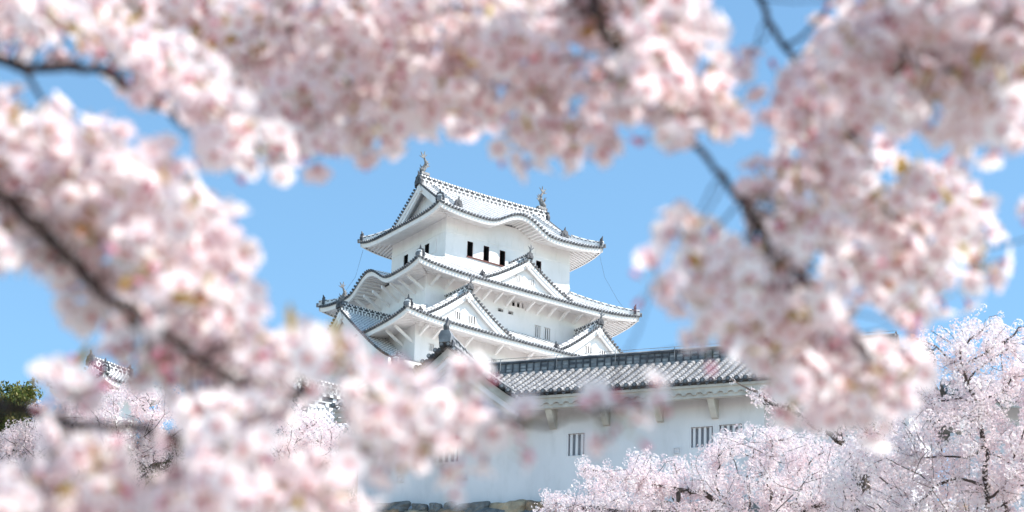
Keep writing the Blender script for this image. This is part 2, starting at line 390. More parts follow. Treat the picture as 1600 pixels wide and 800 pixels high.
def slat_window(parent, T, x0, x1, z0, z1, yw, n, sm, back=DARK, depth=.22, name='window', frame=None, fw=.05, rel=.5, pr=.03, slat_y=.04, reveal=None):
    """barred window: opening box, frame, bars"""
    w_ = MB(T); w_.add([(x0, yw+depth, z0), (x1, yw+depth, z0), (x1, yw+depth, z1), (x0, yw+depth, z1)], [(0, 1, 2, 3)], back)
    fm = frame or sm; rv = reveal or fm
    w_.add([(x0, yw, z0), (x1, yw, z0), (x1, yw+depth, z0), (x0, yw+depth, z0)], [(0, 1, 2, 3)], rv)
    w_.add([(x0, yw, z1), (x1, yw, z1), (x1, yw+depth, z1), (x0, yw+depth, z1)], [(0, 1, 2, 3)], rv)
    w_.add([(x0, yw, z0), (x0, yw, z1), (x0, yw+depth, z1), (x0, yw+depth, z0)], [(0, 1, 2, 3)], rv)
    w_.add([(x1, yw, z0), (x1, yw, z1), (x1, yw+depth, z1), (x1, yw+depth, z0)], [(0, 1, 2, 3)], rv)
    o = w_.build(name, parent)
    f = MB(T)
    for a, b, c, e in ((x0-fw, x1+fw, z1, z1+fw), (x0-fw, x1+fw, z0-fw, z0), (x0-fw, x0, z0, z1), (x1, x1+fw, z0, z1)):
        f.box(a, b, yw-pr, yw+.03, c, e, fm)
    f.build('window_frame', o)
    if n:
        g = MB(T); W = (x1-x0)/n
        for i in range(n):
            c = x0 + W*(i+.5); g.box(c-W*rel/2, c+W*rel/2, yw+slat_y, yw+slat_y+.08, z0+.002, z1-.002, sm)
        g.build('window_bars', o)
    return o

def wall_face(mb, x0, x1, z0, z1, y, holes, M):
    """front face of a wall with real openings"""
    X = sorted({x0, x1, *[h[i] for h in holes for i in (0, 1)]}); Z = sorted({z0, z1, *[h[i] for h in holes for i in (2, 3)]})
    for a, b in zip(X[:-1], X[1:]):
        for c, e in zip(Z[:-1], Z[1:]):
            mx, mz = (a+b)/2, (c+e)/2
            if any(h[0] < mx < h[1] and h[2] < mz < h[3] for h in holes): continue
            mb.add([(a, y, c), (b, y, c), (b, y, e), (a, y, e)], [(0, 1, 2, 3)], M)

def gable_front(parent, T, w, zf, yf, wall_y, za, base_z, slats=None, finial=1., big=True, tm=TILE, board=.55, gegyo=.5):
    """bargeboards, infill wall and pendant of a gable; lateral x from -w to w, height zf(d)"""
    N = 14; xs_ = [-w + 2*w*i/(2*N) for i in range(2*N+1)]
    b = MB(T)
    for sg in (-1, 1):
        for (hi, lo, y0, y1) in ((-.12, -.12-board*.5, yf+.06, yf+.26), (-.12-board*.5, -.12-board, yf+.14, yf+.32)):
            v = []
            for i in range(N+1):
                d = w*i/N; z = zf(d); k = 1 + .35*(i/N)**3
                v += [(sg*d, y0, z+hi), (sg*d, y0, z+lo*k), (sg*d, y1, z+lo*k), (sg*d, y1, z+hi)]
            fs = [(4*i+a, 4*i+(a+1) % 4, 4*i+4+(a+1) % 4, 4*i+4+a) for i in range(N) for a in range(4)]
            fs += [(0, 1, 2, 3), (4*N, 4*N+1, 4*N+2, 4*N+3)]
            b.add(v, fs, PLASTER)
    bo = b.build('bargeboard', parent)
    e = MB(T); n = max(4, int(w/.30))
    L = [0]; pr = [(0, zf(0))]
    for i in range(1, 61):
        d = w*i/60; L.append(L[-1]+math.hypot(d-pr[-1][0], zf(d)-pr[-1][1])); pr.append((d, zf(d)))
    n = int(L[-1]/.27)
    for sg in (-1, 1):
        for i in range(1, n+1):
            q = np.interp(L[-1]*(i-.3)/n, L, [p[0] for p in pr]); e.disc((sg*q, yf+.03, zf(q)+.02), .095, (0, -1, 0), .1, DTILE, 7)
    e.build('rake_end_tiles', bo)
    g = MB(T); hx = w*.93
    top_ = [(-hx + 2*hx*i/24, ) for i in range(25)]
    k = 24; pts = [(-hx + 2*hx*i/k) for i in range(k+1)]
    v = []
    for x in pts: v += [(x, wall_y, base_z), (x, wall_y, max(base_z+.01, zf(abs(x))-.25))]
    g.add(v, [(2*i, 2*i+2, 2*i+3, 2*i+1) for i in range(k)], PLASTER)
    gw = g.build('gable_wall', parent)
    if slats:
        for (c, wd, z0, z1) in slats:
            slat_window(gw, T, c-wd/2, c+wd/2, z0, z1, wall_y-.02, 3, PLASTER, depth=.012, fw=.04, rel=.42, slat_y=-.07)
    if gegyo:
        p = MB(T); z0 = zf(0)-.12-board*.75; s = gegyo
        oct_ = [(0, .55), (.3, .42), (.42, .1), (.62, -.05), (.5, -.32), (.25, -.3), (.12, -.62), (0, -.8), (-.12, -.62), (-.25, -.3), (-.5, -.32), (-.62, -.05), (-.42, .1), (-.3, .42)]
        p.plate([(a*s, z0+c*s) for a, c in oct_], yf-.02, yf+.12, PLASTER)
        p.disc((0, yf-.02, z0+.02), .2*s, (0, -1, 0), .06, PLASTER, 10)
        p.build('gable_pendant', bo)
    return bo

def dormer(parent, T, w, z_foot, z_apex, yf, yb, slats, power=1.22, fin=1., name='dormer_gable', board=.5, base=None, tm=TILE, gegyo=.5, hipdown=True, shachi_fin=False):
    """triangular gable with its own tiled roof; x lateral, y inwards"""
    zf = lambda d: z_foot + (z_apex-z_foot)*max(0, 1-min(1.2, d/w))**power if d <= w else z_foot - (d-w)*.3
    root = MB(T); rp = MB(T)
    n = int((yb-yf)/SP)
    for i in range(n+1):
        y = yf + .12 + i*SP
        for sg in (-1, 1):
            pts = [(sg*w*j/8, y, zf(w*j/8)) for j in range(8, -1, -1)]
            rib(rp, pts, (0, 1, 0), .078, JOINT, KT, seg=.3, n=3, jl=.58)
    for sg in (-1, 1):
        v = []
        for j in range(9): v += [(sg*w*j/8, yf, zf(w*j/8)-.01), (sg*w*j/8, yb, zf(w*j/8)-.01)]
        rp.add(v, [(2*j, 2*j+1, 2*j+3, 2*j+2) for j in range(8)], KPAN)
        v = []
        for j in range(9): v += [(sg*w*j/8, yf+.04, zf(w*j/8)-.14), (sg*w*j/8, yb, zf(w*j/8)-.14)]
        rp.add(v, [(2*j, 2*j+1, 2*j+3, 2*j+2) for j in range(8)], PLASTER)
    ro = rp.build(name, parent)
    rb = MB(T); big_ridge(rb, [(0, yf, z_apex+.02), (0, yb, z_apex+.02)], .2, .45, tm=tm); rb.build('ridge_cap', ro)
    if hipdown:
        for sg in (-1, 1):
            h_ = MB(T); pth = [(sg*(w*.06+w*.86*j/10), yf+.62, zf(w*.06+w*.86*j/10)+.06) for j in range(11)]
            hip_ridge(h_, pth, .15, .3, tm=tm); h_.build('descending_ridge', ro)
            o_ = MB(T); onigawara(o_, pth[-1], (sg, 0, 0), .55, tm); o_.build('ridge_end_tile', ro)
    gable_front(ro, T, w, zf, yf, yf+.45, z_apex, (z_foot-.6 if base is None else base), slats, board=board, tm=tm, gegyo=gegyo)
    o_ = MB(T); onigawara(o_, (0, yf-.02, z_apex+.1), (0, -1, 0), .62*fin, tm)
    if not shachi_fin:
        o_.tube([(0, yf-.1, z_apex+.75*fin), (0, yf-.16, z_apex+1.0*fin)], [.09*fin, .05*fin], tm, 6)
        for a in (-.35, 0, .35):
            o_.tube([(0, yf-.12, z_apex+.85*fin), (a*.7*fin, yf-.2, z_apex+1.2*fin-abs(a)*.3), (a*.8*fin, yf-.12, z_apex+1.42*fin-abs(a)*.5)], [.07*fin, .06*fin, .015], tm, 5)
    o_.build('ridge_end_tile', ro)
    if shachi_fin:
        s_ = MB(T); shachi(s_, (0, yf+.25, z_apex+.5), (0, -1, 0), .85); s_.build('fish_ornament', ro)
    return ro

def struts(parent, T, xs_, yw, ov, z_low, z_hi, side=0):
    for x in xs_:
        b = MB(T); b.sweep([(x, yw+.02, z_low), (x, yw-ov*.55, (z_low+z_hi)/2+.05), (x, yw-ov, z_hi)], [(-.075, -.1), (.075, -.1), (.075, .1), (-.075, .1)], PLASTER)
        b.build('eave_bracket', parent)

# ================================================================== MAIN KEEP
KYAW = 0.5983
keep = thing('castle_keep', (-2.309, 190, 0), KYAW, 'tall white plastered castle keep with stacked curved tiled roofs rising above everything', 'castle')
ID = lambda x, y, z: (x, y, z)
SIDE = lambda x, y, z: (y, -x, z)                 # dormer frame turned to look out of the left face
BACK = lambda x, y, z: (-x, -y, z)
RSIDE = lambda x, y, z: (-y, x, z)
W1 = (5.572, 3.667); W2 = (7.818, 4.787); W3 = (9.792, 6.809); W4 = (11.8, 8.8)
E1 = (7.378, 5.417); E2 = (9.821, 6.801); E3 = (11.823, 8.804); E4 = (13.7, 10.7)
w1h = [(-3.66, -3.23, 71.38, 72.5), (-2.22, -1.80, 71.38, 72.5), (-.78, -.36, 71.38, 72.5), (2.5, 2.9, 71.38, 72.5)]
w1s = [(.9, 1.5, 71.6, 72.55), (-1.95, -1.35, 71.6, 72.55)]      # on the left face, lateral coordinate x -> keep y = -x
w2h = [(-.6, .7, 67.95, 68.35), (-1.55, -1.1, 67.25, 67.5), (-.65, -.2, 67.25, 67.5), (1.72, 2.25, 66.05, 66.95), (2.58, 3.12, 66.05, 66.95), (-2.75, -2.35, 66.05, 66.95)]
w3h = [(-8.62, -8.2, 62.1, 62.62), (-7.35, -6.75, 64.0 -1.0, 64.1-.85), (-3.4, -2.9, 62.2, 62.7), (-5.7, -5.1, 61.6, 62.3), (-1.9, -1.3, 61.6, 62.3), (.2, .8, 61.6, 62.3)]
def storey(Wd, z0, z1, front=(), left=(), M=PLASTER):
    b = MB(); x, y = Wd
    wall_face(b, -x, x, z0, z1, -y, front, M)
    bb = MB(SIDE); wall_face(bb, -y, y, z0, z1, -x, left, M); o = len(b.v)
    b.v += bb.v; b.f += [tuple(a+o for a in f) for f in bb.f]; b.m += bb.m
    b.add([(x, -y, z0), (x, y, z0), (x, y, z1), (x, -y, z1), (-x, y, z0), (-x, y, z1), (-x, -y, z1)], [(0, 1, 2, 3), (1, 4, 5, 2), (3, 2, 5, 6)], M)
    return b.build('storey_wall', keep)
s1 = storey(W1, 69.6, 74.6, w1h, w1s); s2 = storey(W2, 65.0, 69.2, w2h); s3 = storey(W3, 59.8, 64.9, w3h); s4 = storey(W4, 50, 60.2)
for h in w1h: slat_window(s1, ID, *h, -W1[1], 0, WOODR, frame=WOODR, fw=.02, depth=.5, reveal=DARK, pr=.015)
for h in w1s: slat_window(s1, SIDE, *h, -W1[0], 0, PLASTER, fw=.03, depth=.5, reveal=DARK)
for h in w2h: slat_window(s2, ID, *h, -W2[1], 3 if h[3]-h[2] > .3 else 0, PLASTER, fw=.03, depth=.3, rel=.45)
for h in w3h: slat_window(s3, ID, *h, -W3[1], 3 if h[3]-h[2] > .3 else 0, PLASTER, fw=.03, depth=.3, rel=.45, frame=PLASTER)
# sliding shutters, sill and fine board joints of the top storey
for h in w1h:
    b = MB(); b.box(h[1]+.04, h[1]+.78, -W1[1]-.05, -W1[1]-.004, h[2]-.02, h[3]+.03, PLASTER); b.build('window_shutter', s1)
for h in w1s:
    b = MB(SIDE); b.box(h[1]+.04, h[1]+.95, -W1[0]-.05, -W1[0]-.004, h[2]-.02, h[3]+.03, PLASTER); b.build('window_shutter', s1)
b = MB(); b.box(-3.72, .45, -W1[1]-.09, -W1[1]-.003, 71.25, 71.335, WOODR); b.build('window_sill', s1)
b = MB()
for z in (72.85, 70.95): b.box(-W1[0]-.03, W1[0]+.03, -W1[1]-.03, -W1[1]-.002, z, z+.12, PLASTER)
bb = MB(SIDE)
for z in (72.85, 71.0): bb.box(-W1[1], W1[1], -W1[0]-.031, -W1[0]-.002, z, z+.12, PLASTER)
for x in (-4.6, -3.75, -1.25, .2, 1.3, 2.4, 4.3): b.box(x, x+.05, -W1[1]-.02, -W1[1]-.002, 72.97, 73.6, PLASTER)
b.build('wall_rail', s1); bb.build('wall_rail', s1)
# visitors seen inside the open top windows are a few pixels of warm colour: left dark
prof1 = lambda t: .62*t + .02*t*t
roof1 = skirt(keep, *E1, W1[0]-.2, 0, 73.85, 77.8, .42, *W1, bump={'F': (0, 2.9, 1.15), 'B': (0, 2.9, 1.15)}, top=(1.75, 5.75, prof1), name='top_roof')
b = MB(); big_ridge(b, [(-5.75, 0, 77.82), (-3, 0, 77.72), (0, 0, 77.68), (3, 0, 77.72), (5.75, 0, 77.82)], .24, .62); b.build('ridge_cap', roof1)
zr1 = lambda d: 73.85 + prof1(max(0, 5.417-d)) + .02
for TT, nm in ((SIDE, 'l'), (RSIDE, 'r')):
    gable_front(roof1, TT, 3.62, zr1, -5.8, -4.95, 77.8, 74.6, board=.62, gegyo=.62)
    o_ = MB(TT); onigawara(o_, (0, -5.8, 77.7), (0, -1, 0), .8); o_.build('ridge_end_tile', roof1)
    o_ = MB(TT); shachi(o_, (0, -5.35, 78.55), (0, -1, 0), 1.0); o_.build('fish_ornament', roof1)
for sx in (-1, 1):                                # descending ridges on the front and back slopes
    for sy in (-1, 1):
        h_ = MB(); pth = [(sx*(4.55+.25*(i/10)**2), sy*(.35+3.6*i/10), 73.85+prof1(5.417-.35-3.6*i/10)+.08) for i in range(11)]
        hip_ridge(h_, pth, .14, .28); h_.build('descending_ridge', roof1)
        o_ = MB(); onigawara(o_, pth[-1], (0, sy, 0), .6); o_.build('ridge_end_tile', roof1)
roof2 = skirt(keep, *E2, *W1, 68.5, 70.45, .45, *W2, bump={'L': (0, 2.75, 1.25), 'R': (0, 2.75, 1.25)}, name='third_tier_roof')
roof3 = skirt(keep, *E3, *W2, 63.7, 65.95, .45, *W3, name='second_tier_roof')
roof4 = skirt(keep, *E4, *W3, 58.6, 60.6, .45, *W4, name='first_tier_roof')
dormer(roof2, lambda x, y, z: (x+.25, y, z), 3.95, 69.05, 71.35, -6.0, -3.7, [(-.62, .5, 69.65, 70.1), (.62, .5, 69.6, 70.05)], fin=.8, gegyo=.42)
dormer(roof2, lambda x, y, z: (-x, -y, z), 3.95, 69.05, 71.35, -6.0, -3.7, None, fin=.8)
dormer(roof3, lambda x, y, z: (x-6.0, y, z), 3.95, 64.25, 66.95, -7.75, -4.8, [(-.62, .62, 64.75, 65.3), (.62, .62, 64.7, 65.25)], fin=.8, gegyo=.55)
dormer(roof3, lambda x, y, z: (x+5.5, y, z), 3.7, 64.25, 66.95, -7.75, -4.8, [(-.62, .62, 64.75, 65.3), (.62, .62, 64.7, 65.25)], fin=.8, gegyo=.55)
dormer(roof3, lambda x, y, z: (-x, -y, z), 5.5, 64.25, 67.3, -7.75, -4.8, None, fin=.8)
dormer(roof3, SIDE, 6.9, 61.0, 66.35, -12.0, -7.85, None, power=1.15, base=60.5, board=.7, gegyo=.7, shachi_fin=True, hipdown=False)
dormer(roof3, RSIDE, 6.9, 61.0, 66.35, -12.0, -7.85, None, power=1.15, base=60.5, board=.7, gegyo=.7, shachi_fin=True, hipdown=False)
# brackets under the third and second tier eaves
struts(s2, ID, [-7.4, -6.2, -5., -3.9, -2.9, -1.9, -.85, .95, 1.9, 2.9, 4., 5.2, 6.4, 7.4], -W2[1], 1.15, 67.85, 68.35)
struts(s2, SIDE, [-4.5, -3.4, -2.3, -1.2, 0, 1.2, 2.3, 3.4, 4.5], -W2[0], 1.5, 67.5, 68.3)
struts(s3, ID, [-9.4, -8.3, -5.6, -3.0, -.4, 2.2, 4.8, 7.4, 9.4], -W3[1], 1.1, 63.1, 63.6)
struts(s3, SIDE, [-6.4, -5.2, 5.2, 6.4], -W3[0], 1.5, 62.6, 63.5)
b = MB()
b.frust(-12.2, 12.2, -9.2, 9.2, 33, 50, 5, STONE[0]); b.build('stone_base', keep)
# lightning wires from the roof corners
b = MB(); b.tube([(7.2, -5.2, 73.6), (7.4, -5.6, 71.8), (8.2, -6.2, 70.0), (8.6, -6.5, 69.3)], .011, WIRE, 4)
b.build('lightning_wire', keep)
b = MB(); b.tube([(-7.2, 5.2, 73.6), (-7.5, 5.6, 71.5), (-8.6, 6.4, 69.2)], .010, WIRE, 4); b.build('lightning_wire', keep)

# ================================================================== GALLERY (long white wall with tiled roof)
GA = R(18); GO = (1.94451, 72, 0)
gal = thing('gallery', GO, -GA, 'long white plastered gallery with dark tiled roof and barred windows on a stone wall', 'building')
gh = [(-.23, .24, 21.98, 22.62), (3.27, 3.88, 22.0, 22.58), (4.06, 4.69, 22.0, 22.60), (-4.15, -3.44, 22.02, 22.52)]
b = MB(); wall_face(b, -6.4, 5.31, 19.4, 23.75, 0, gh, GPLASTER)
b.add([(5.31, 0, 19.4), (5.31, .35, 19.4), (5.31, .35, 23.75), (5.31, 0, 23.75)], [(0, 1, 2, 3)], GPLASTER)
b.add([(-6.4, 0, 20.3), (-6.4, 4.2, 20.3), (-6.4, 4.2, 23.75), (-6.4, 0, 23.75)], [(0, 1, 2, 3)], GPLASTER)
b.box(-6.4, 9.2, 4.2, 4.4, 20.3, 23.75, GPLASTER)
b.box(5.31, 9.2, .35, .55, 19.4, 23.75, GPLASTER); b.box(9.0, 9.199, .551, 4.199, 20.3, 23.75, GPLASTER)
gw = b.build('wall', gal)
for h in gh: slat_window(gw, ID, *h, 0, 4 if h[1]-h[0] > .5 else 3, GPLASTER, back=mat('grey_recess', (.36, .38, .43), .9), depth=.16, rel=.44, fw=.03, pr=.012)
def loophole(c, z):
    b = MB(); s = .105
    for i, (a, y0) in enumerate(((s, -.03), (s*.55, -.045))):
        for q in ((c-a, c+a, z+a-.02, z+a), (c-a, c+a, z-a, z-a+.02), (c-a, c-a+.02, z-a+.02, z+a-.02), (c+a-.02, c+a, z-a+.02, z+a-.02)):
            b.box(q[0], q[1], y0, -.002, q[2], q[3], GPLASTER)
    b.box(c-s*.5, c+s*.5, -.02, -.003, z-s*.5, z+s*.5, GPLASTER); b.build('loophole_cover', gw)
loophole(-3.23, 21.57); loophole(-5.13, 21.6); loophole(2.88, 21.93)
# roof
EZ = 23.6; RZ = 25.26; YE, YR = -.9, 2.1
zg = lambda y: EZ + (RZ-EZ)*(.93*((y-YE)/(YR-YE)) + .07*((y-YE)/(YR-YE))**2) if y <= YR else EZ + (RZ-EZ)*((2*YR-YE-y)/(YR-YE))
rb = MB(); pn = MB(); en = MB()
x = -1.55; xs_ = []
x = -6.9
while x < 9.9: xs_.append(x); x += .238
def hipx(x, y):                                    # right end is hipped
    return x <= 9.9 - max(0, (y-YE))*.75
for x in xs_:
    k = 10; ymax = YR if x <= 9.9-3*.75 else YE + (9.9-x)/.75
    pts = [(x, YE + (ymax-YE)*i/k, zg(YE+(ymax-YE)*i/k)) for i in range(k+1)]
    rib(rb, pts, (1, 0, 0), .066, RIB, TILE, seg=.27, n=5, jl=.5)
    en.disc((x, YE-.01, EZ), .066, (0, -1, 0), .07, DTILE, 12); en.disc((x, YE-.081, EZ), .04, (0, -1, 0), .008, TILE, 8)
    v = [(x+.06, YE-.03, EZ-.03), (x+.119, YE-.05, EZ-.07), (x+.18, YE-.03, EZ-.03), (x+.18, YE-.03, EZ-.07), (x+.119, YE-.05, EZ-.15), (x+.06, YE-.03, EZ-.07)]
    en.add(v, [(0, 1, 4, 5), (1, 2, 3, 4)], DTILE); 
v = []; k = 10
for i in range(k+1):
    y = YE + 3*i/k; v += [(-7.0, y, zg(y)-.02), (9.9-(y-YE)*.75, y, zg(y)-.02)]
pn.add(v, [(2*i, 2*i+1, 2*i+3, 2*i+2) for i in range(k)], PANT)
pn.add([(-7, YR, RZ), (7.65, YR, RZ), (9.9, 5.1, EZ), (-7, 5.1, EZ)], [(0, 1, 2, 3)], PANT)
pn.add([(7.65, YR, RZ-.02), (9.9, YE, EZ-.02), (9.9, 5.1, EZ-.02)], [(0, 1, 2)], PANT)
gr = rb.build('tiled_roof', gal, smooth=False); pn.build('pan_tiles', gr); en.build('eave_end_tiles', gr)
# ridge: dark tile box courses with lighter joints and wire clips
b = MB(); x0, x1 = -3.4, 8.6
b.box(x0, x1, YR-.16, YR+.16, RZ-.12, RZ+.26, TILE)
b.box(x0, x1, YR-.19, YR+.19, RZ-.13, RZ-.05, RIB); b.box(x0, x1, YR-.20, YR+.20, RZ+.23, RZ+.29, DTILE)
x = x0
while x < x1:
    b.box(x, x+.03, YR-.195, YR+.195, RZ-.05, RZ+.23, DTILE); b.box(x+.04, x+.195, YR-.172, YR+.172, RZ-.01, RZ+.05, random.choice([TILE, TILE, RIB]))
    b.box(x+.04, x+.195, YR-.17, YR+.17, RZ+.09, RZ+.15, random.choice([TILE, DTILE, RIB])); x += .212
b.tube([(x0, YR, RZ+.3), (x1, YR, RZ+.3)], .085, RIB, 8)
b.build('ridge_cap', gr)
b = MB()
for x in (-2.9, -1.2, .55, 2.3, 4.1, 5.9, 7.4):
    b.tube([(x, YR-.21, RZ+.02), (x, YR-.21, RZ+.36), (x, YR, RZ+.46)], .012, RIB, 4)
b.tube([(x0, YR-.1, RZ+.42), (x1, YR-.1, RZ+.42)], .008, RIB, 4); b.build('ridge_wire', gr)
for sy, y1 in ((1, YE), (-1, 5.1)):
    h_ = MB(); hip_ridge(h_, [(7.65+2.25*i/8, YR+(y1-YR)*i/8, RZ+(EZ-RZ)*i/8+.05) for i in range(9)], .12, .26, tm=DTILE, jm=RIB); h_.build('hip_ridge', gr)
b = MB(); onigawara(b, (9.86, YE+.05, EZ+.08), (.6, -.8, 0), .5, DTILE); b.build('ridge_end_tile', gr)
b = MB(); onigawara(b, (8.55, YR, RZ+.02), (1, 0, 0), .34, DTILE); b.build('ridge_end_tile', gr)
# eave: scalloped board, beam, soffit, brackets
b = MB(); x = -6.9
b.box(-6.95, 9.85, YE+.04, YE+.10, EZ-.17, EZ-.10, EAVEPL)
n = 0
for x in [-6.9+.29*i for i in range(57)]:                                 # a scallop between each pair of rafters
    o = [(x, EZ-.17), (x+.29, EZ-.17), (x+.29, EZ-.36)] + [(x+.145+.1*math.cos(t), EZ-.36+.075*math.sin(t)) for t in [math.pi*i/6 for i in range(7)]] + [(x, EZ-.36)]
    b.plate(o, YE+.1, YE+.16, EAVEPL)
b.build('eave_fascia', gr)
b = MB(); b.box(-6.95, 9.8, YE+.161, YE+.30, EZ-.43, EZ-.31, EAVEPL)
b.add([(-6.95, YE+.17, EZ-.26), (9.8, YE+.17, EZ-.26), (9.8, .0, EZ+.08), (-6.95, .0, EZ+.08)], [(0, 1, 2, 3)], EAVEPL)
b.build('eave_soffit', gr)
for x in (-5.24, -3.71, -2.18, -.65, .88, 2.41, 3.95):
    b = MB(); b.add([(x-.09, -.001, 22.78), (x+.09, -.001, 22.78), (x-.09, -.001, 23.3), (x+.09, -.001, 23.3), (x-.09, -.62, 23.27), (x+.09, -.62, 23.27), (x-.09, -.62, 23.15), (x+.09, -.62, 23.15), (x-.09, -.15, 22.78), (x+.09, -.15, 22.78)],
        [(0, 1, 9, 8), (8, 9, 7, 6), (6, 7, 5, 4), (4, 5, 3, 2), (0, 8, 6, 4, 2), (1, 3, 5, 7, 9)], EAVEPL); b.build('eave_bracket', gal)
# gabled wing at the left end of the gallery, gable towards us
TW = lambda x, y, z: (x-3.42, y, z)
zw = lambda d: 23.38 + 1.66*max(0, 1-d/2.05)**1.1
wr = MB(TW)
for i in range(20):
    for sg in (-1, 1): rib(wr, [(sg*2.05*j/8, -1.35+i*.235, zw(2.05*j/8)) for j in range(8, -1, -1)], (0, 1, 0), .066, RIB, TILE, seg=.27, n=5, jl=.5)
for sg in (-1, 1):
    v = []
    for j in range(9): v += [(sg*2.05*j/8, -1.42, zw(2.05*j/8)-.02), (sg*2.05*j/8, 3.4, zw(2.05*j/8)-.02)]
    wr.add(v, [(2*j, 2*j+1, 2*j+3, 2*j+2) for j in range(8)], PANT)
wro = wr.build('wing_roof', gal)
b = MB(TW)
for sg in (-1, 1):
    for i in range(11):
        d = .1 + i*.18; z = zw(d)
        b.disc((sg*d, -1.4, z+.02), .068, (0, -1, 0), .16, DTILE, 12); b.disc((sg*d, -1.57, z+.02), .045, (0, -1, 0), .012, RIB, 10)
        b.disc((sg*d*1.0+sg*.1, -1.25, z-.09), .05, (0, -1, 0), .22, DTILE, 8)
    b.tube([(sg*(.1+1.9*j/8), -1.2, zw(.1+1.9*j/8)+.13) for j in range(9)], .045, RIB, 8)
b.build('rake_end_tiles', wro)
b = MB(TW)
for k_, (y0, lo, hi, M_) in enumerate(((-1.3, -.34, -.1, EAVEPL), (-1.22, -.52, -.34, GPLASTER), (-1.12, -.66, -.5, EAVEPL))):
    for sg in (-1, 1):
        v = []
        for i in range(11):
            d = 2.02*i/10; v += [(sg*d, y0, zw(d)+hi), (sg*d, y0, zw(d)+lo), (sg*d, y0+.3, zw(d)+lo), (sg*d, y0+.3, zw(d)+hi)]
        b.add(v, [(4*i+a, 4*i+(a+1) % 4, 4*i+4+(a+1) % 4, 4*i+4+a) for i in range(10) for a in range(4)], M_)
b.build('bargeboard', wro)
b = MB(TW); v = []
for i in range(21):
    x = -1.9+3.8*i/20; v += [(x, -1.05, 22.9), (x, -1.05, max(22.91, zw(abs(x))-.45))]
b.add(v, [(2*i, 2*i+2, 2*i+3, 2*i+1) for i in range(20)], GPLASTER)
for sc_ in (.9, .62):                              # stepped triangular relief with a small boss
    for sg in (-1, 1):
        b.sweep([(0, -1.07, 23.95+sc_*.5), (sg*sc_*1.1, -1.07, 23.95-sc_*.35)], [(-.03, -.03), (.03, -.03), (.03, .03), (-.03, .03)], GPLASTER)
b.disc((0, -1.06, 24.2), .08, (0, -1, 0), .05, GPLASTER, 10)
b.box(-1.9, 1.9, -1.05, 0-.003, 22.8, 22.9, GPLASTER)
b.build('gable_wall', wro)
b = MB(TW); onigawara(b, (0, -1.35, 24.98), (0, -1, 0), .38, DTILE)
b.plate([(-.16, 25.02), (-.19, 25.22), (-.12, 25.37), (.12, 25.37), (.19, 25.22), (.16, 25.02)], -1.6, -1.3, TILE)
b.tube([(0, -1.42, 25.35), (0, -1.5, 25.52), (.04, -1.44, 25.68), (-.02, -1.4, 25.82)], [.09, .085, .07, .02], DTILE, 7); b.build('ridge_end_tile', wro)
b = MB(TW); hip_ridge(b, [(0, -1.3, 25.05), (0, 3.3, 25.05)], .13, .3, tm=DTILE, jm=RIB); b.build('ridge_cap', wro)

# stone retaining wall under the gallery
sw = thing('stone_wall', GO, -GA, 'rough dry-laid stone retaining wall of tan and grey boulders under the white gallery', 'wall')
def rock(mb, cx, cz, hw, hh, y, M):
    nu, nv = 9, 6; vs = []; jx = [random.uniform(-.1, .1) for _ in range(8)]
    for j in range(nv+1):
        for i in range(nu+1):
            a, c = -1+2*i/nu, -1+2*j/nv
            e = (abs(a)**7+abs(c)**7)**(1/7) if abs(a)+abs(c) > 0 else 0
            m_ = max(abs(a), abs(c)); k = m_/max(e, 1e-6) if e else 1
            px, pz = a*k, c*k
            d = .22*(1-min(1, m_)**6) + random.uniform(-.035, .035)
            w_ = 1 + .10*math.sin(3*math.atan2(pz, px)+jx[0]*40) + jx[1]
            vs.append((cx+px*hw*w_, y-d, cz+pz*hh*w_))
    mb.add(vs, [(j*(nu+1)+i, j*(nu+1)+i+1, (j+1)*(nu+1)+i+1, (j+1)*(nu+1)+i) for j in range(nv) for i in range(nu)], M)
b = MB(); zrow = 20.62
for row in range(5):
    x = -9.0 + random.uniform(-.3, 0)
    while x < 10:
        w_ = random.choice([.2, .26, .38, .46, .52, .58]) if row == 0 else random.uniform(.35, .6)
        h_ = (random.uniform(.15, .22) if x+w_ < -2 else .28) if row == 0 else random.uniform(.3, .38)
        sl_ = .055*(x+w_+3.7); zc = (20.77 - h_ - sl_ + random.uniform(-.03, .03)) if row == 0 else 20.18 - sl_ - .62*(row-1) + random.uniform(-.04, .04)
        mt = random.choice([STONE[0], STONE[0], STONE[1], STONE[2]]) if x > -3.9 else random.choice(STONE)
        rock(b, x+w_, zc, w_*1.02, h_*1.05, -.25-.12*row, mt); x += 2*w_ + .02
b.add([(-9.5, -.06, 17), (10.5, -.06, 17), (10.5, -.06, 19.75), (-9.5, -.06, 20.9), (-9.5, -.002, 20.9), (10.5, -.002, 19.75)], [(0, 1, 2, 3), (3, 2, 5, 4)], GAP)
b.build('boulder_courses', sw, smooth=False)
b = MB(); b.add([(-9.5, -.5, 18.9), (10.5, -.5, 18.9), (10.5, -3.2, 6), (-9.5, -3.2, 6)], [(0, 1, 2, 3)], STONE[0]); b.build('wall_face', sw)

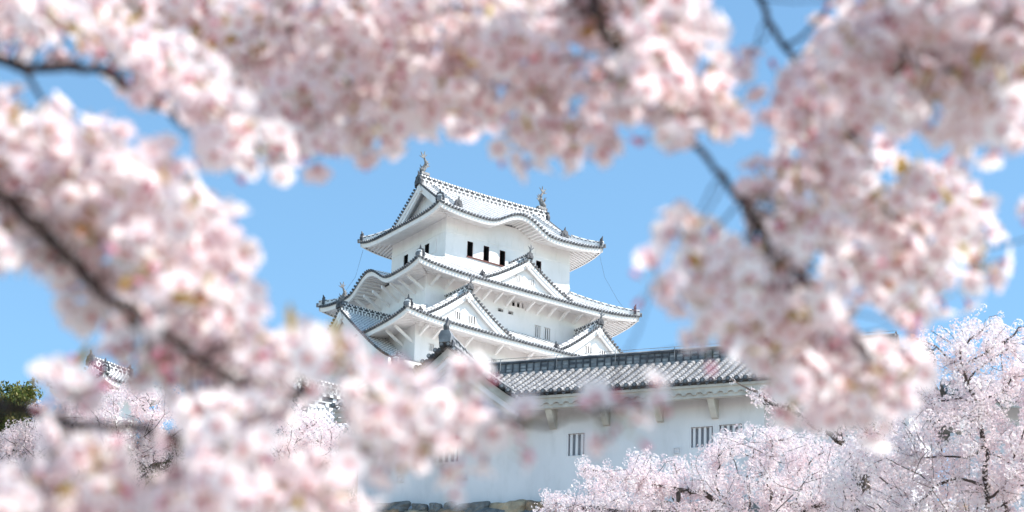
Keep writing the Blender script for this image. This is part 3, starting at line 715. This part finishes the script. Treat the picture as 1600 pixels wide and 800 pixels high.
# ---- lower gallery at the right edge, behind the trees
g2 = thing('side_gallery', tuple(at(1500, 660, 80)*np.array([1, 1, 0])), R(-4), 'grey plastered gallery eave with dark tiles glimpsed behind the blossom at the right edge', 'building')
zc = at(1500, 640, 80)[2]
b = MB(); b.box(0, 9, 0, 3, zc-5, zc+.4, GPLASTER); b.build('wall', g2)
b = MB()
for i in range(26): rib(b, [(-.3+.36*i, -.9, zc+.1), (-.3+.36*i, 1.5, zc+1.45)], (1, 0, 0), .088, RIB, DTILE, seg=.29, n=6, jl=.62); b.disc((-.3+.36*i, -.92, zc+.1), .11, (0, -1, 0), .07, DTILE, 10)
b.add([(-.4, -.9, zc+.08), (9.2, -.9, zc+.08), (9.2, 1.5, zc+1.43), (-.4, 1.5, zc+1.43), (9.2, 3.9, zc+.08), (-.4, 3.9, zc+.08)], [(0, 1, 2, 3), (3, 2, 4, 5)], PANT)
b.box(-.4, 9.2, -.85, -.78, zc-.15, zc+.0, EAVEPL); b.add([(-.4, -.78, zc-.1), (9.2, -.78, zc-.1), (9.2, -.01, zc+.15), (-.4, -.01, zc+.15)], [(0, 1, 2, 3)], EAVEPL)
b.build('tiled_roof', g2)

# ---- small turrets to the left
def turret(px, py, depth, hx, hy, yaw, label, H=10, wm=PLASTER):
    p = at(px, py, depth); t = thing('turret', (p[0], p[1], 0), yaw, label, 'tower'); z = p[2]
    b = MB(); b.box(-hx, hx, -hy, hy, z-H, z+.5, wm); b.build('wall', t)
    pr = lambda q: .58*q + .02*q*q
    ex, ey = hx+1.2, hy+1.2
    r_ = skirt(t, ex, ey, hx-.2, 0, z, z+3, .35, hx, hy, top=(1.4, hx+.1, pr), name='tiled_roof')
    zr = z + pr(ey); b = MB(); big_ridge(b, [(-hx-.1, 0, zr), (hx+.1, 0, zr)], .2, .5); b.build('ridge_cap', r_)
    for TT in (SIDE, RSIDE):
        gable_front(r_, TT, ey-1.5, lambda d: z+pr(max(0, ey-d))+.02, -hx-.15, -hx+.5, zr, z+.6, board=.5, gegyo=.55)
        o_ = MB(TT); onigawara(o_, (0, -hx-.15, zr), (0, -1, 0), .7); o_.build('ridge_end_tile', r_)
    return t
turret(168, 616, 175, 1.5, 1.4, R(50), 'small white turret with tiled hip-and-gable roof at far left between pink branches', H=14)
turret(540, 694, 150, 4.0, 3.0, KYAW, 'low tiled turret half hidden by blossom at the left foot of the keep', H=12)
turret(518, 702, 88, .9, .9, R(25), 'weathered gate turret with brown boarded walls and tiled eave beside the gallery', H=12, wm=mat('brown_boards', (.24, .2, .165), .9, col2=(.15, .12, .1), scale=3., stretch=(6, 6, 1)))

# ================================================================== TREES IN THE MIDDLE DISTANCE
def in_poly(px, py, poly):
    x = np.asarray(px); y = np.asarray(py); ins = np.zeros(x.shape, bool); n = len(poly)
    for i in range(n):
        x1, y1 = poly[i]; x2, y2 = poly[(i+1) % n]
        c = ((y1 > y) != (y2 > y)) & (x < (x2-x1)*(y-y1)/((y2-y1) or 1e-9)+x1); ins ^= c
    return ins
def far_template(n=17, r=.060):
    V = []; Fc = []; Mi = []
    d = rdirs(n)
    for k in range(n):
        z = d[k]; a = np.cross(z, [.3, .5, .8]); a /= np.linalg.norm(a); b_ = np.cross(z, a); c = z*r; o = len(V)
        V.append(c*.93); ph = rng.uniform(0, 6)
        for j in range(5):
            for q, rr in ((-.42, .0155), (.42, .0155)):
                t = ph + 2*math.pi*(j+q*.8)/5; V.append(c + (a*math.cos(t)+b_*math.sin(t))*rr + z*.006)
        for j in range(5): Fc.append((o, o+1+2*j, o+2+2*j)); Mi.append(0)
    return np.array(V), Fc, Mi
FT = [far_template() for _ in range(6)]
def skeleton(root, nodes, guides=(), bf=.3):
    """balanced nearest-branch tree; returns parent index per node (0 = root)"""
    gp_ = [root]; gpar = [0]
    for g in guides:
        k = int(np.argmin([np.linalg.norm(np.array(g[0])-q) for q in gp_]))
        for a, b_ in zip([gp_[k]]+list(g[:-1]), g):
            m_ = max(1, int(np.linalg.norm(np.array(b_)-a)/.22))
            for i in range(1, m_+1): gp_.append(np.array(a)+(np.array(b_)-a)*i/m_ + rng.normal(size=3)*.012); gpar.append(k); k = len(gp_)-1
    ng = len(gp_); P = np.vstack([np.array(gp_), nodes]); n = len(P); inT = np.zeros(n, bool); inT[:ng] = True; par = np.zeros(n, int); path = np.zeros(n); par[:ng] = gpar
    order = list(range(1, ng))
    best = np.full(n, 1e9); bp = np.zeros(n, int)
    for k in range(ng):
        path[k] = (path[par[k]] + np.linalg.norm(P[k]-P[par[k]]))*(k > 0)
        c = np.linalg.norm(P-P[k], axis=1) + bf*path[k]*.5; m_ = (c < best) & ~inT; best[m_] = c[m_]; bp[m_] = k
    for _ in range(n-ng):
        k = int(np.argmin(np.where(inT, 1e9, best))); inT[k] = True; par[k] = bp[k]; path[k] = path[par[k]] + np.linalg.norm(P[k]-P[par[k]]); order.append(k)
        c = np.linalg.norm(P-P[k], axis=1) + bf*path[k]; m_ = (c < best) & ~inT; best[m_] = c[m_]; bp[m_] = k
    return P, par, order, ng
def cherry_tree(label, poly, depth, thick, base_px, nn, puffs, group=None, holes=(), twig=.011, name='cherry_tree', bl=FAR, tmpl=None, r0=.125, cat='tree', sc_=(.8, 1.45), bark=BARKF, taper=.42, guides=()):
    X = [p[0] for p in poly]; Y = [p[1] for p in poly]; pts = []
    while len(pts) < nn:
        px = rng.uniform(min(X), max(X), 2000); py = rng.uniform(min(Y), max(Y), 2000); ok = in_poly(px, py, poly)
        for h in holes: ok &= ~in_poly(px, py, h)
        for a, c in zip(px[ok], py[ok]): pts.append(at(a, c, depth + rng.normal()*thick*.5))
    pts = np.array(pts[:nn])
    bx = at(base_px[0], base_px[1], depth); gz = hill_h(bx[0], bx[1]) - .3
    root = np.array([bx[0], bx[1], bx[2]]); foot = np.array([bx[0]-.3, bx[1]+.2, gz])
    t = thing(name, tuple(foot), 0, label, cat, group)
    G = [[at(a, c, depth-.32*thick-.2+.2*math.sin(i_*2+j_)) for j_, (a, c) in enumerate(g_)] for i_, g_ in enumerate(guides)]
    P, par, order, ng = skeleton(root, pts, G); n = len(P)
    load = np.ones(n)*1.
    for k in reversed(order): load[par[k]] += load[k]
    rad = twig*.55*np.power(load, taper); rad[1:ng] = np.maximum(rad[1:ng]*1.2, .017)
    b = MB(); tr = [foot-foot, (root-foot)*.5+np.array([.12, .05, 0]), root-foot]
    R0 = max(rad[0], .16); b.tube([tr[0]-np.array([0, 0, .3]), tr[0]+np.array([0, 0, .4]), tr[1], tr[2]], [R0*1.7, R0*1.25, R0*1.1, R0], bark, 9)
    for k in range(1, n):
        p, q = P[par[k]]-foot, P[k]-foot; L = np.linalg.norm(q-p); r1 = min(rad[k], R0); r0_ = min(rad[par[k]], r1*1.35)
        mid = (p+q)/2 + rng.normal(size=3)*L*.07
        b.tube([p, mid, q], [r0_, (r0_+r1)/2, r1*.85], bark, 5 if r1 > .02 else 3)
    b.build('trunk', t)
    S = Scatter(); sel = np.array([k for k in range(1, n) if rad[k] < .045]); m_ = puffs
    ks = rng.choice(sel, m_); f = rng.uniform(0, 1, m_)[:, None]
    C = P[par[ks]]*(1-f)+P[ks]*f + rng.normal(size=(m_, 3))*r0*.62 - foot
    scl = rng.uniform(*sc_, m_); which = rng.integers(0, len(tmpl or FT), m_)
    for w_ in range(len(tmpl or FT)):
        s_ = which == w_; k = int(s_.sum())
        mats = frames(rdirs(k), scl[s_]); S.add((tmpl or FT)[w_], mats, C[s_], rng.integers(0, len(bl), k))
    S.build('crown', bl, t)
    return t
NRG = [[(1545, 800), (1537, 700), (1532, 648), (1512, 602), (1503, 562), (1501, 540)], [(1508, 590), (1490, 565), (1465, 543), (1430, 530)], [(1504, 570), (1540, 552), (1570, 535), (1592, 512)],
       [(1524, 580), (1550, 562), (1576, 544)], [(1503, 548), (1515, 530), (1536, 512)], [(1533, 650), (1534, 625), (1562, 612), (1580, 590)], [(1537, 700), (1510, 716), (1470, 714), (1435, 718)], [(1540, 760), (1500, 745), (1460, 760), (1420, 800)],
       [(1545, 780), (1580, 740), (1595, 690)], [(1532, 640), (1500, 622), (1460, 628)]]
near_right = [(1425, 560), (1440, 525), (1470, 505), (1510, 500), (1535, 488), (1560, 490), (1600, 505), (1700, 500), (1760, 900), (1300, 900), (1290, 720), (1330, 695), (1400, 650), (1420, 600)]
cherry_tree('large cherry tree in pale pink blossom filling the right edge, its dark limbs forking', near_right, 40, 2.0, (1560, 900), 1150, 5600, twig=.0068, guides=NRG,
            group='cherry trees in blossom below the castle', holes=[[(1495, 560), (1520, 555), (1515, 590), (1490, 585)], [(1565, 625), (1600, 640), (1600, 655), (1545, 650)], [(1440, 522), (1480, 510), (1500, 540), (1495, 575), (1470, 560), (1445, 560)], [(1515, 520), (1545, 525), (1530, 550), (1510, 545)], [(1550, 560), (1575, 552), (1580, 575), (1545, 580)], [(1575, 515), (1600, 530), (1600, 560), (1570, 540)]])
mid = [(815, 830), (838, 795), (842, 768), (868, 776), (885, 765), (905, 772), (935, 760), (905, 738), (893, 724), (935, 728), (965, 735), (985, 712), (1010, 706), (1040, 716), (1075, 724), (1085, 706), (1110, 690), (1130, 668), (1150, 676), (1170, 668), (1215, 655), (1235, 672),
       (1290, 692), (1330, 690), (1420, 720), (1440, 900), (800, 900)]
cherry_tree('broad cherry tree in blossom standing in front of the white gallery wall', mid, 50, 2.4, (1180, 960), 1500, 8200, 'cherry trees in blossom below the castle', twig=.008,
            guides=[[(1190, 870), (1150, 800), (1100, 770), (1040, 762), (985, 750)], [(1190, 860), (1205, 800), (1200, 740), (1205, 690)], [(1200, 840), (1270, 790), (1330, 770), (1370, 735)], [(1150, 800), (1120, 760), (1122, 715)], [(1040, 765), (1000, 740), (960, 745), (915, 730)], [(1060, 800), (980, 800), (900, 790), (868, 785)]])
limb = [(1140, 590), (1175, 600), (1215, 622), (1260, 640), (1320, 640), (1400, 640), (1440, 690), (1330, 705), (1270, 672), (1215, 650), (1180, 622)]
cherry_tree('sparsely flowering cherry tree whose long bare limb reaches up to the gallery eave', limb, 44, .6, (1345, 720), 200, 330, guides=[[(1310, 690), (1260, 655), (1215, 632), (1170, 608), (1140, 592)]],
            group='cherry trees in blossom below the castle', r0=.06)
left1 = [(40, 650), (110, 606), (160, 614), (190, 590), (215, 594), (250, 604), (290, 606), (330, 620), (360, 900), (-60, 900), (-60, 700)]
cherry_tree('dense cherry tree in blossom at lower left, seen between the near branches', left1, 60, 2.2, (200, 950), 1400, 10500, twig=.009, group='cherry trees in blossom below the castle', holes=[[(225, 725), (255, 725), (250, 745), (222, 745)]])
left2 = [(330, 660), (350, 620), (400, 612), (440, 622), (470, 628), (500, 650), (530, 662), (548, 676), (525, 690), (540, 730), (560, 900), (320, 900)]
cherry_tree('cherry tree in blossom beside the left end of the gallery stone wall', left2, 56, 1.5, (430, 950), 800, 5200, twig=.009, group= 'cherry trees in blossom below the castle')
# evergreen at the left edge
def leaf_tmpl(n=14):
    V = []; Fc = []
    for k in range(n):
        c = rdirs(1)[0]*rng.uniform(.03, .12); z = rdirs(1)[0]; a = np.cross(z, [.2, .6, .7]); a /= np.linalg.norm(a); b_ = np.cross(z, a); o = len(V)
        V += [c-a*.035, c+b_*.016, c+a*.035, c-b_*.016]; Fc.append((o, o+1, o+2, o+3))
    return np.array(V), Fc, [0]*n
LT = [leaf_tmpl() for _ in range(5)]
cherry_tree('olive green evergreen tree with a ragged top at the far left edge', [(-80, 640), (-30, 605), (5, 615), (18, 592), (38, 590), (46, 612), (50, 640), (70, 680), (60, 900), (-90, 900)], 75, 1.6, (0, 950), 500, 5200,
            name='evergreen_tree', bl=GREEN, tmpl=LT, r0=.2, sc_=(1.2, 2.2), cat='evergreen')
cherry_tree('dark evergreen bush in deep green behind the lower left cherry tree', [(190, 700), (280, 700), (300, 900), (170, 900)], 64, .8, (235, 950), 200, 2400, name='evergreen_bush', bl=GREEN[1:2], tmpl=LT, r0=.2, sc_=(1.2, 2.2), cat='bush')

# ================================================================== BLOSSOMING BRANCHES CLOSE TO THE CAMERA
def flower_template(openn=1.):
    V = []; Fc = []; Mi = []
    for j in range(5):
        t = 2*math.pi*j/5; c, s = math.cos(t), math.sin(t); tw = rng.uniform(-.25, .25)
        rows = [(.0015, .0016, 0, 3), (.0054, .0043, .0014, 0), (.0105, .0078, .0030*openn, 0), (.0155, .0072, .0052*openn, 0), (.0180, .0030, .0052*openn, 0)]
        o = len(V)
        for r_, hw, z, _ in rows:
            for q in (-1, 0, 1):
                zz = z + (abs(q)*.0016) + q*tw*hw*.4
                V.append((c*r_ - s*hw*q, s*r_ + c*hw*q, zz))
        for i in range(4):
            for q in range(2):
                Fc.append((o+3*i+q, o+3*i+q+1, o+3*i+q+4, o+3*i+q+3)); Mi.append(3 if i == 0 else 0)
    o = len(V)                                       # stamens: small bristly cone of 6 spikes
    for j in range(7):
        t = 2*math.pi*j/7; V += [(.0004*math.cos(t), .0004*math.sin(t), .001), (.0045*math.cos(t+.1), .0045*math.sin(t+.1), .0075), (.0038*math.cos(t-.15), .0038*math.sin(t-.15), .0072)]
        Fc.append((o+3*j, o+3*j+1, o+3*j+2)); Mi.append(5)
    o = len(V)                                       # calyx tube and pedicel
    for (r_, z) in ((.0030, .0005), (.0022, -.0055), (.0009, -.009), (.0007, -.026)):
        for j in range(5): t = 2*math.pi*j/5; V.append((r_*math.cos(t), r_*math.sin(t), z))
    for i in range(3):
        for j in range(5): Fc.append((o+5*i+j, o+5*i+(j+1) % 5, o+5*i+5+(j+1) % 5, o+5*i+5+j)); Mi.append(4 if i < 2 else 6)
    return np.array(V), Fc, Mi
FL = [flower_template(a) for a in (.6, 1.0, 1.5, 2.1)]
def leaf_near():
    V = []; Fc = []; n = 5
    for i in range(n+1):
        q = i/n; w_ = .006*math.sin(math.pi*min(1, q*.93+.05)); V += [(-w_, q*.035, .004*q*q+.0025), (0, q*.035, .004*q*q), (w_, q*.035, .004*q*q+.0025)]
    for i in range(n):
        for a in (0, 1): Fc.append((3*i+a, 3*i+a+1, 3*i+a+4, 3*i+a+3))
    V = np.array(V)[:, [0, 2, 1]]; return V, Fc, [0]*len(Fc)
LN = leaf_near()
def bud_t():
    V = []; Fc = []; Mi = []; R_ = [(.0006, -.02), (.0008, -.004), (.0022, 0), (.0042, .005), (.0036, .0095), (.0003, .013)]
    for r_, z in R_:
        for j in range(6): t = math.pi*j/3; V.append((r_*math.cos(t), r_*math.sin(t), z))
    for i in range(5):
        for j in range(6): Fc.append((6*i+j, 6*i+(j+1) % 6, 6*i+6+(j+1) % 6, 6*i+6+j)); Mi.append(2 if i == 0 else (1 if i == 1 else 0))
    return np.array(V), Fc, Mi
BT = bud_t()

TOPP = [(-120, -75), (960, -75), (990, -190), (1720, -190), (1720, 190), (1600, 205), (1560, 222), (1500, 232), (1440, 212), (1400, 190), (1362, 182), (1372, 262), (1440, 248), (1480, 262), (1520, 255), (1528, 330), (1558, 395), (1552, 440), (1525, 468), (1500, 492), (1440, 515),  # raised at right: unseen clusters added above the frame to shade the corner
        (1418, 560), (1440, 620), (1440, 655), (1400, 675), (1330, 682), (1290, 655), (1240, 640), (1185, 608), (1130, 560), (1085, 520), (1040, 488), (1012, 440), (1005, 400), (1012, 355), (1040, 335), (1090, 345), (1140, 352), (1185, 365), (1180, 330), (1150, 300), (1165, 262),
        (1200, 230), (1215, 190), (1212, 130), (1225, 85), (1265, 70), (1310, 85), (1340, 60), (1330, -20), (1180, -60), (1120, 5), (1140, 60), (1165, 110), (1170, 200), (1150, 240), (1110, 258), (1070, 245), (1035, 220), (1012, 245), (975, 250), (955, 225), (948, 250), (915, 278),
        (870, 292), (830, 280), (795, 262), (780, 225), (745, 205), (712, 190), (690, 195), (650, 232), (600, 258), (565, 252), (520, 240), (480, 262), (400, 272), (350, 268), (322, 232), (300, 190), (262, 175), (232, 160), (205, 130), (180, 98), (110, 92), (40, 85), (0, 70), (-120, 40)]
THOLES = [[(915, 85), (962, 90), (955, 130), (915, 128)], [(938, 158), (985, 168), (1010, 225), (955, 225)], [(1322, 125), (1352, 125), (1362, 160), (1335, 168)],
          [(1490, 48), (1540, 55), (1550, 80), (1510, 100), (1490, 80)], [(1215, 395), (1280, 380), (1285, 420), (1230, 430)], [(1285, 468), (1395, 472), (1392, 545), (1350, 550), (1290, 530)], [(1110, 355), (1150, 340), (1165, 400), (1120, 420)],
          [(1078, 22), (1112, 28), (1118, 55), (1090, 60)]]
LEFTP = [(-120, 110), (-10, 125), (15, 160), (60, 185), (88, 165), (108, 190), (145, 195), (172, 210), (205, 212), (222, 240), (215, 275), (250, 240), (290, 235), (330, 290), (345, 330), (300, 345), (330, 355), (372, 362), (395, 395), (388, 430), (418, 480), (462, 510), (498, 538), (556, 520), (590, 546), (605, 572),
         (640, 590), (672, 565), (705, 575), (740, 592), (790, 588), (832, 612), (842, 650), (850, 690), (835, 718), (790, 735), (742, 705), (690, 708), (705, 760), (668, 770), (645, 735), (605, 720), (600, 755), (560, 775), (540, 830), (500, 900), (-120, 900), (-120, 575), (-5, 570), (30, 528), (75, 530), (110, 562), (130, 535), (122, 492), (70, 462), (0, 425), (-120, 410)]
LHOLES = [[(-90, 570), (25, 570), (72, 592), (92, 690), (30, 722), (-90, 715)], [(125, 612), (200, 585), (290, 610), (315, 690), (265, 780), (205, 760), (200, 700), (130, 680)], [(410, 630), (480, 620), (560, 635), (570, 715), (480, 712), (415, 700)], [(150, 540), (185, 535), (190, 590), (155, 595)],
          [(35, 735), (90, 745), (85, 770), (35, 765)], [(512, 608), (558, 602), (572, 655), (525, 660)], [(0, 420), (30, 390), (50, 420), (20, 440)], [(285, 755), (310, 755), (310, 780), (280, 780)], [(575, 712), (612, 705), (620, 742), (582, 750)]]
TWP = [(940, 655), (965, 640), (985, 655), (968, 690), (945, 690)]
BOUGHS = [  # label, [(px,py)...], depth, radius at start, at end
    ('dark blossoming cherry branch crossing the top left corner, near and out of focus', [(-160, 30), (0, 92), (45, 108), (100, 104), (168, 110), (225, 158), (300, 185)], 3.3, .0085, .004),
    ('long dark blossoming cherry branch slanting down across the left side, out of focus', [(-160, 190), (0, 305), (55, 352), (118, 415), (150, 450), (205, 485), (262, 528), (330, 572), (392, 603), (450, 625)], 3.0, .0068, .0032),
    ('blossoming cherry branch dropping from the top edge toward the big right-hand flower mass', [(880, -160), (922, -20), (945, 55), (990, 112), (1040, 170), (1095, 235), (1130, 275), (1165, 325), (1210, 390), (1262, 440), (1330, 520), (1395, 600)], 3.35, .0062, .0028),
    ('thin blossoming twig branch right of the top centre with blue sky on both sides', [(1140, -160), (1185, 0), (1222, 75), (1262, 118), (1330, 205), (1350, 300), (1440, 380), (1540, 420)], 3.6, .005, .002),
    ('shaded blossoming cherry branch hanging into the top right corner', [(1740, -120), (1600, 10), (1540, 60), (1495, 105), (1430, 130), (1370, 120)], 3.2, .008, .003),
    ('blossoming cherry branch spread along the top edge left of centre', [(150, -180), (250, -20), (350, 60), (470, 90), (590, 130), (700, 140)], 3.75, .007, .003),
    ('pink blossoming cherry branch above the roof ridge, reaching right of centre', [(560, -180), (640, -30), (730, 60), (810, 130), (860, 200), (880, 250)], 3.65, .006, .0025),
    ('blossoming cherry branch along the bottom left, largest and softest flowers', [(-160, 560), (-20, 620), (120, 665), (230, 670), (330, 700), (430, 720), (540, 740)], 2.85, .007, .003),
    ('pale blossoming cherry branch reaching from lower left over the gallery gable to the wall', [(380, 640), (470, 610), (580, 612), (690, 640), (790, 655), (850, 665), (905, 650), (1000, 625)], 3.0, .004, .0015),
    ('sunlit blossoming cherry branch at left edge below the top left corner', [(-160, 120), (-20, 205), (100, 215), (160, 290), (250, 330), (330, 390)], 3.12, .006, .0025),
]
def dense(path, step=14):
    out = []
    for (a, c), (e, f) in zip(path[:-1], path[1:]):
        k = max(1, int(math.hypot(e-a, f-c)/step))
        for i in range(k): out.append((a+(e-a)*i/k, c+(f-c)*i/k))
    return np.array(out + [path[-1]])
DB = [dense(b_[1]) for b_ in BOUGHS]
def mask(px, py):
    a = in_poly(px, py, TOPP); b_ = in_poly(px, py, LEFTP)
    for h in THOLES: a &= ~in_poly(px, py, h)
    for h in LHOLES: b_ &= ~in_poly(px, py, h)
    return a | b_
def inside(px, py, rr):
    k = np.array([mask(px+rr*math.cos(t), py+rr*math.sin(t)) for t in np.linspace(0, 2*math.pi, 8, endpoint=False)])
    return mask(px, py) & (k.sum(0) >= 6)
clusters = [[] for _ in BOUGHS]
def shown(i, x, y):                                # stretches where the bare bough shows in front of its flowers
    return (i == 0 and x < 250) or (i == 1 and x < 400) or (i == 2 and (y < 100 or 262 < y < 385)) or (i == 3 and y < 90)
for layer in range(3):
    g = 47; off = rng.uniform(0, g, 2)
    X, Y = np.meshgrid(np.arange(-110, 1720, g)+off[0], np.arange(-180, 860, g)+off[1]); X = X.ravel()+rng.uniform(-18, 18, X.size); Y = Y.ravel()+rng.uniform(-18, 18, Y.size)
    ok = inside(X, Y, 40 if layer < 2 else 58) & (rng.uniform(size=X.size) < (.84 if layer < 2 else .5))
    for x, y in zip(X[ok], Y[ok]):
        dd = [np.hypot(d[:, 0]-x, d[:, 1]-y).min() + (0 if i != 8 or x > 420 else 400) for i, d in enumerate(DB)]
        i = int(np.argmin(dd)); dz = BOUGHS[i][2] + ((layer-.5)*.12 if layer < 2 else .34) + rng.normal()*.05
        for q in range(4):
            j = int(np.argmin(np.hypot(DB[q][:, 0]-x, DB[q][:, 1]-y))); bx_, by_ = DB[q][j]
            if math.hypot(bx_-x, by_-y) < (48 if q == 1 else 58) and shown(q, bx_, by_): dz = max(dz, BOUGHS[q][2] + .15 + .06*rng.uniform())
        clusters[i].append((x, y, dz))
for _ in range(420):                               # small loose umbels that fray the edges of the masses
    x, y = rng.uniform(-80, 1690), rng.uniform(-60, 850); x = np.array([x]); y = np.array([y])
    if mask(x, y)[0] and not inside(x, y, 36)[0] and not (825 < x[0] < 960 and y[0] > 610) and not (560 < x[0] < 1010 and 232 < y[0] < 560):
        x, y = float(x[0]), float(y[0]); dd = [np.hypot(d[:, 0]-x, d[:, 1]-y).min() + (0 if i != 8 or x > 420 else 400) for i, d in enumerate(DB)]
        i = int(np.argmin(dd)); clusters[i].append((x, y, BOUGHS[i][2]+rng.normal()*.08, int(rng.integers(1, 4))))
for q in [(950, 655), (972, 668), (958, 684), (1005, 638)]:
    clusters[8].append((q[0], q[1], 3.0, 2))
clusters[3] += [(1290, 0, 3.6, 3), (1352, 45, 3.6, 3), (1640, 345, 3.6, 3)]
for bi, (label, path, dep, ra, rb_) in enumerate(BOUGHS):
    P3 = [at(x, y, dep+.05*math.sin(i*1.3)+(.14 if bi in (5, 6, 7, 9) else 0)) for i, (x, y) in enumerate(DB[bi])]; n = len(P3); base = P3[0]
    root = thing('cherry_branch', tuple(base), 0, label, 'branch', 'blossoming cherry branches close to the camera')
    wb = MB(); rr = [ra+(rb_-ra)*i/(n-1) for i in range(n)]
    PP = [p-base+rng.normal(size=3)*.0022 for p in P3]; rr = [r_*(1+.25*max(0, rng.normal()*.5)) for r_ in rr]
    wb.tube(PP, rr, BARK, 8)
    for tw in {0: [[(38, 108), (60, 146), (84, 182), (118, 215)]], 3: [[(1222, 75), (1250, 60), (1290, 20), (1296, -20)]]}.get(bi, []):
        k = len(tw); wb.tube([at(x, y, dep+.02)-base for x, y in tw], [.0032-.0018*i/k for i in range(k)], BARK, 6)
    S = Scatter(); SL = Scatter(); SB = Scatter(); fl = {k: ([], [], []) for k in range(4)}; lv = ([], []); bd = ([], [])
    for c in clusters[bi]:
        x, y, d = c[:3]; C = at(x, y, d) - base; few = c[3] if len(c) > 3 else None
        k = int(np.argmin(np.hypot(DB[bi][:, 0]-x, DB[bi][:, 1]-y))); k = max(0, k-(1 if np.hypot(DB[bi][k, 0]-x, DB[bi][k, 1]-y) < 60 else 3)); A = PP[k]
        L = np.linalg.norm(C-A); mid_ = A*.45+C*.55 + rng.normal(size=3)*L*.09; q1 = A*.8+C*.2 + rng.normal(size=3)*L*.04
        wb.tube([A, q1, mid_, C*.9+mid_*.1, C], [.0018, .0014, .0011, .0009, .0013], BARK, 5)
        nf = few or int(rng.integers(5, 9)); dr = rdirs(nf) + np.array([0, -.35, -.05]); dr /= np.linalg.norm(dr, axis=1, keepdims=True)
        for j in range(nf):
            v = int(rng.choice(4, p=[.3, .35, .22, .13])); rad_ = rng.uniform(.022, .041)
            face = dr[j] + rng.normal(size=3)*.35; fl[v][0].append(face); fl[v][1].append(C+dr[j]*rad_); fl[v][2].append(rng.uniform(.78, 1.2))
        if rng.uniform() < .5 and not few:
            for j in range(int(rng.integers(2, 6))):
                g_ = rdirs(1)[0] + np.array([0, -.4, .5]); lv[0].append(g_); lv[1].append(C + g_*rng.uniform(.004, .02))
        if rng.uniform() < .25 or few:
            for j in range(int(rng.integers(1, 4))):
                g_ = rdirs(1)[0]; bd[0].append(g_); bd[1].append(C + g_*.028)
    wb.build('bough', root)
    for v in range(4):
        if fl[v][0]:
            k = len(fl[v][0]); S.add(FL[v], frames(np.array(fl[v][0]), fl[v][2]), np.array(fl[v][1]), rng.choice(3, k, p=[.4, .38, .22]))
    if bd[0]:
        B3 = (BT[0], BT[1], [{0: 7, 1: 4, 2: 6}[q] for q in BT[2]]); S.add(B3, frames(np.array(bd[0]), rng.uniform(.8, 1.1, len(bd[0]))), np.array(bd[1]))
    S.build('blossoms', PETAL+[PCORE, CALYX, STAM, PEDI, BUD], root, smooth=True)
    if lv[0]: SL.add(LN, frames(np.array(lv[0]), rng.uniform(.5, 1.0, len(lv[0]))), np.array(lv[1])); SL.build('young_leaves', [LEAF], root, smooth=True)
    if bd[0]: pass
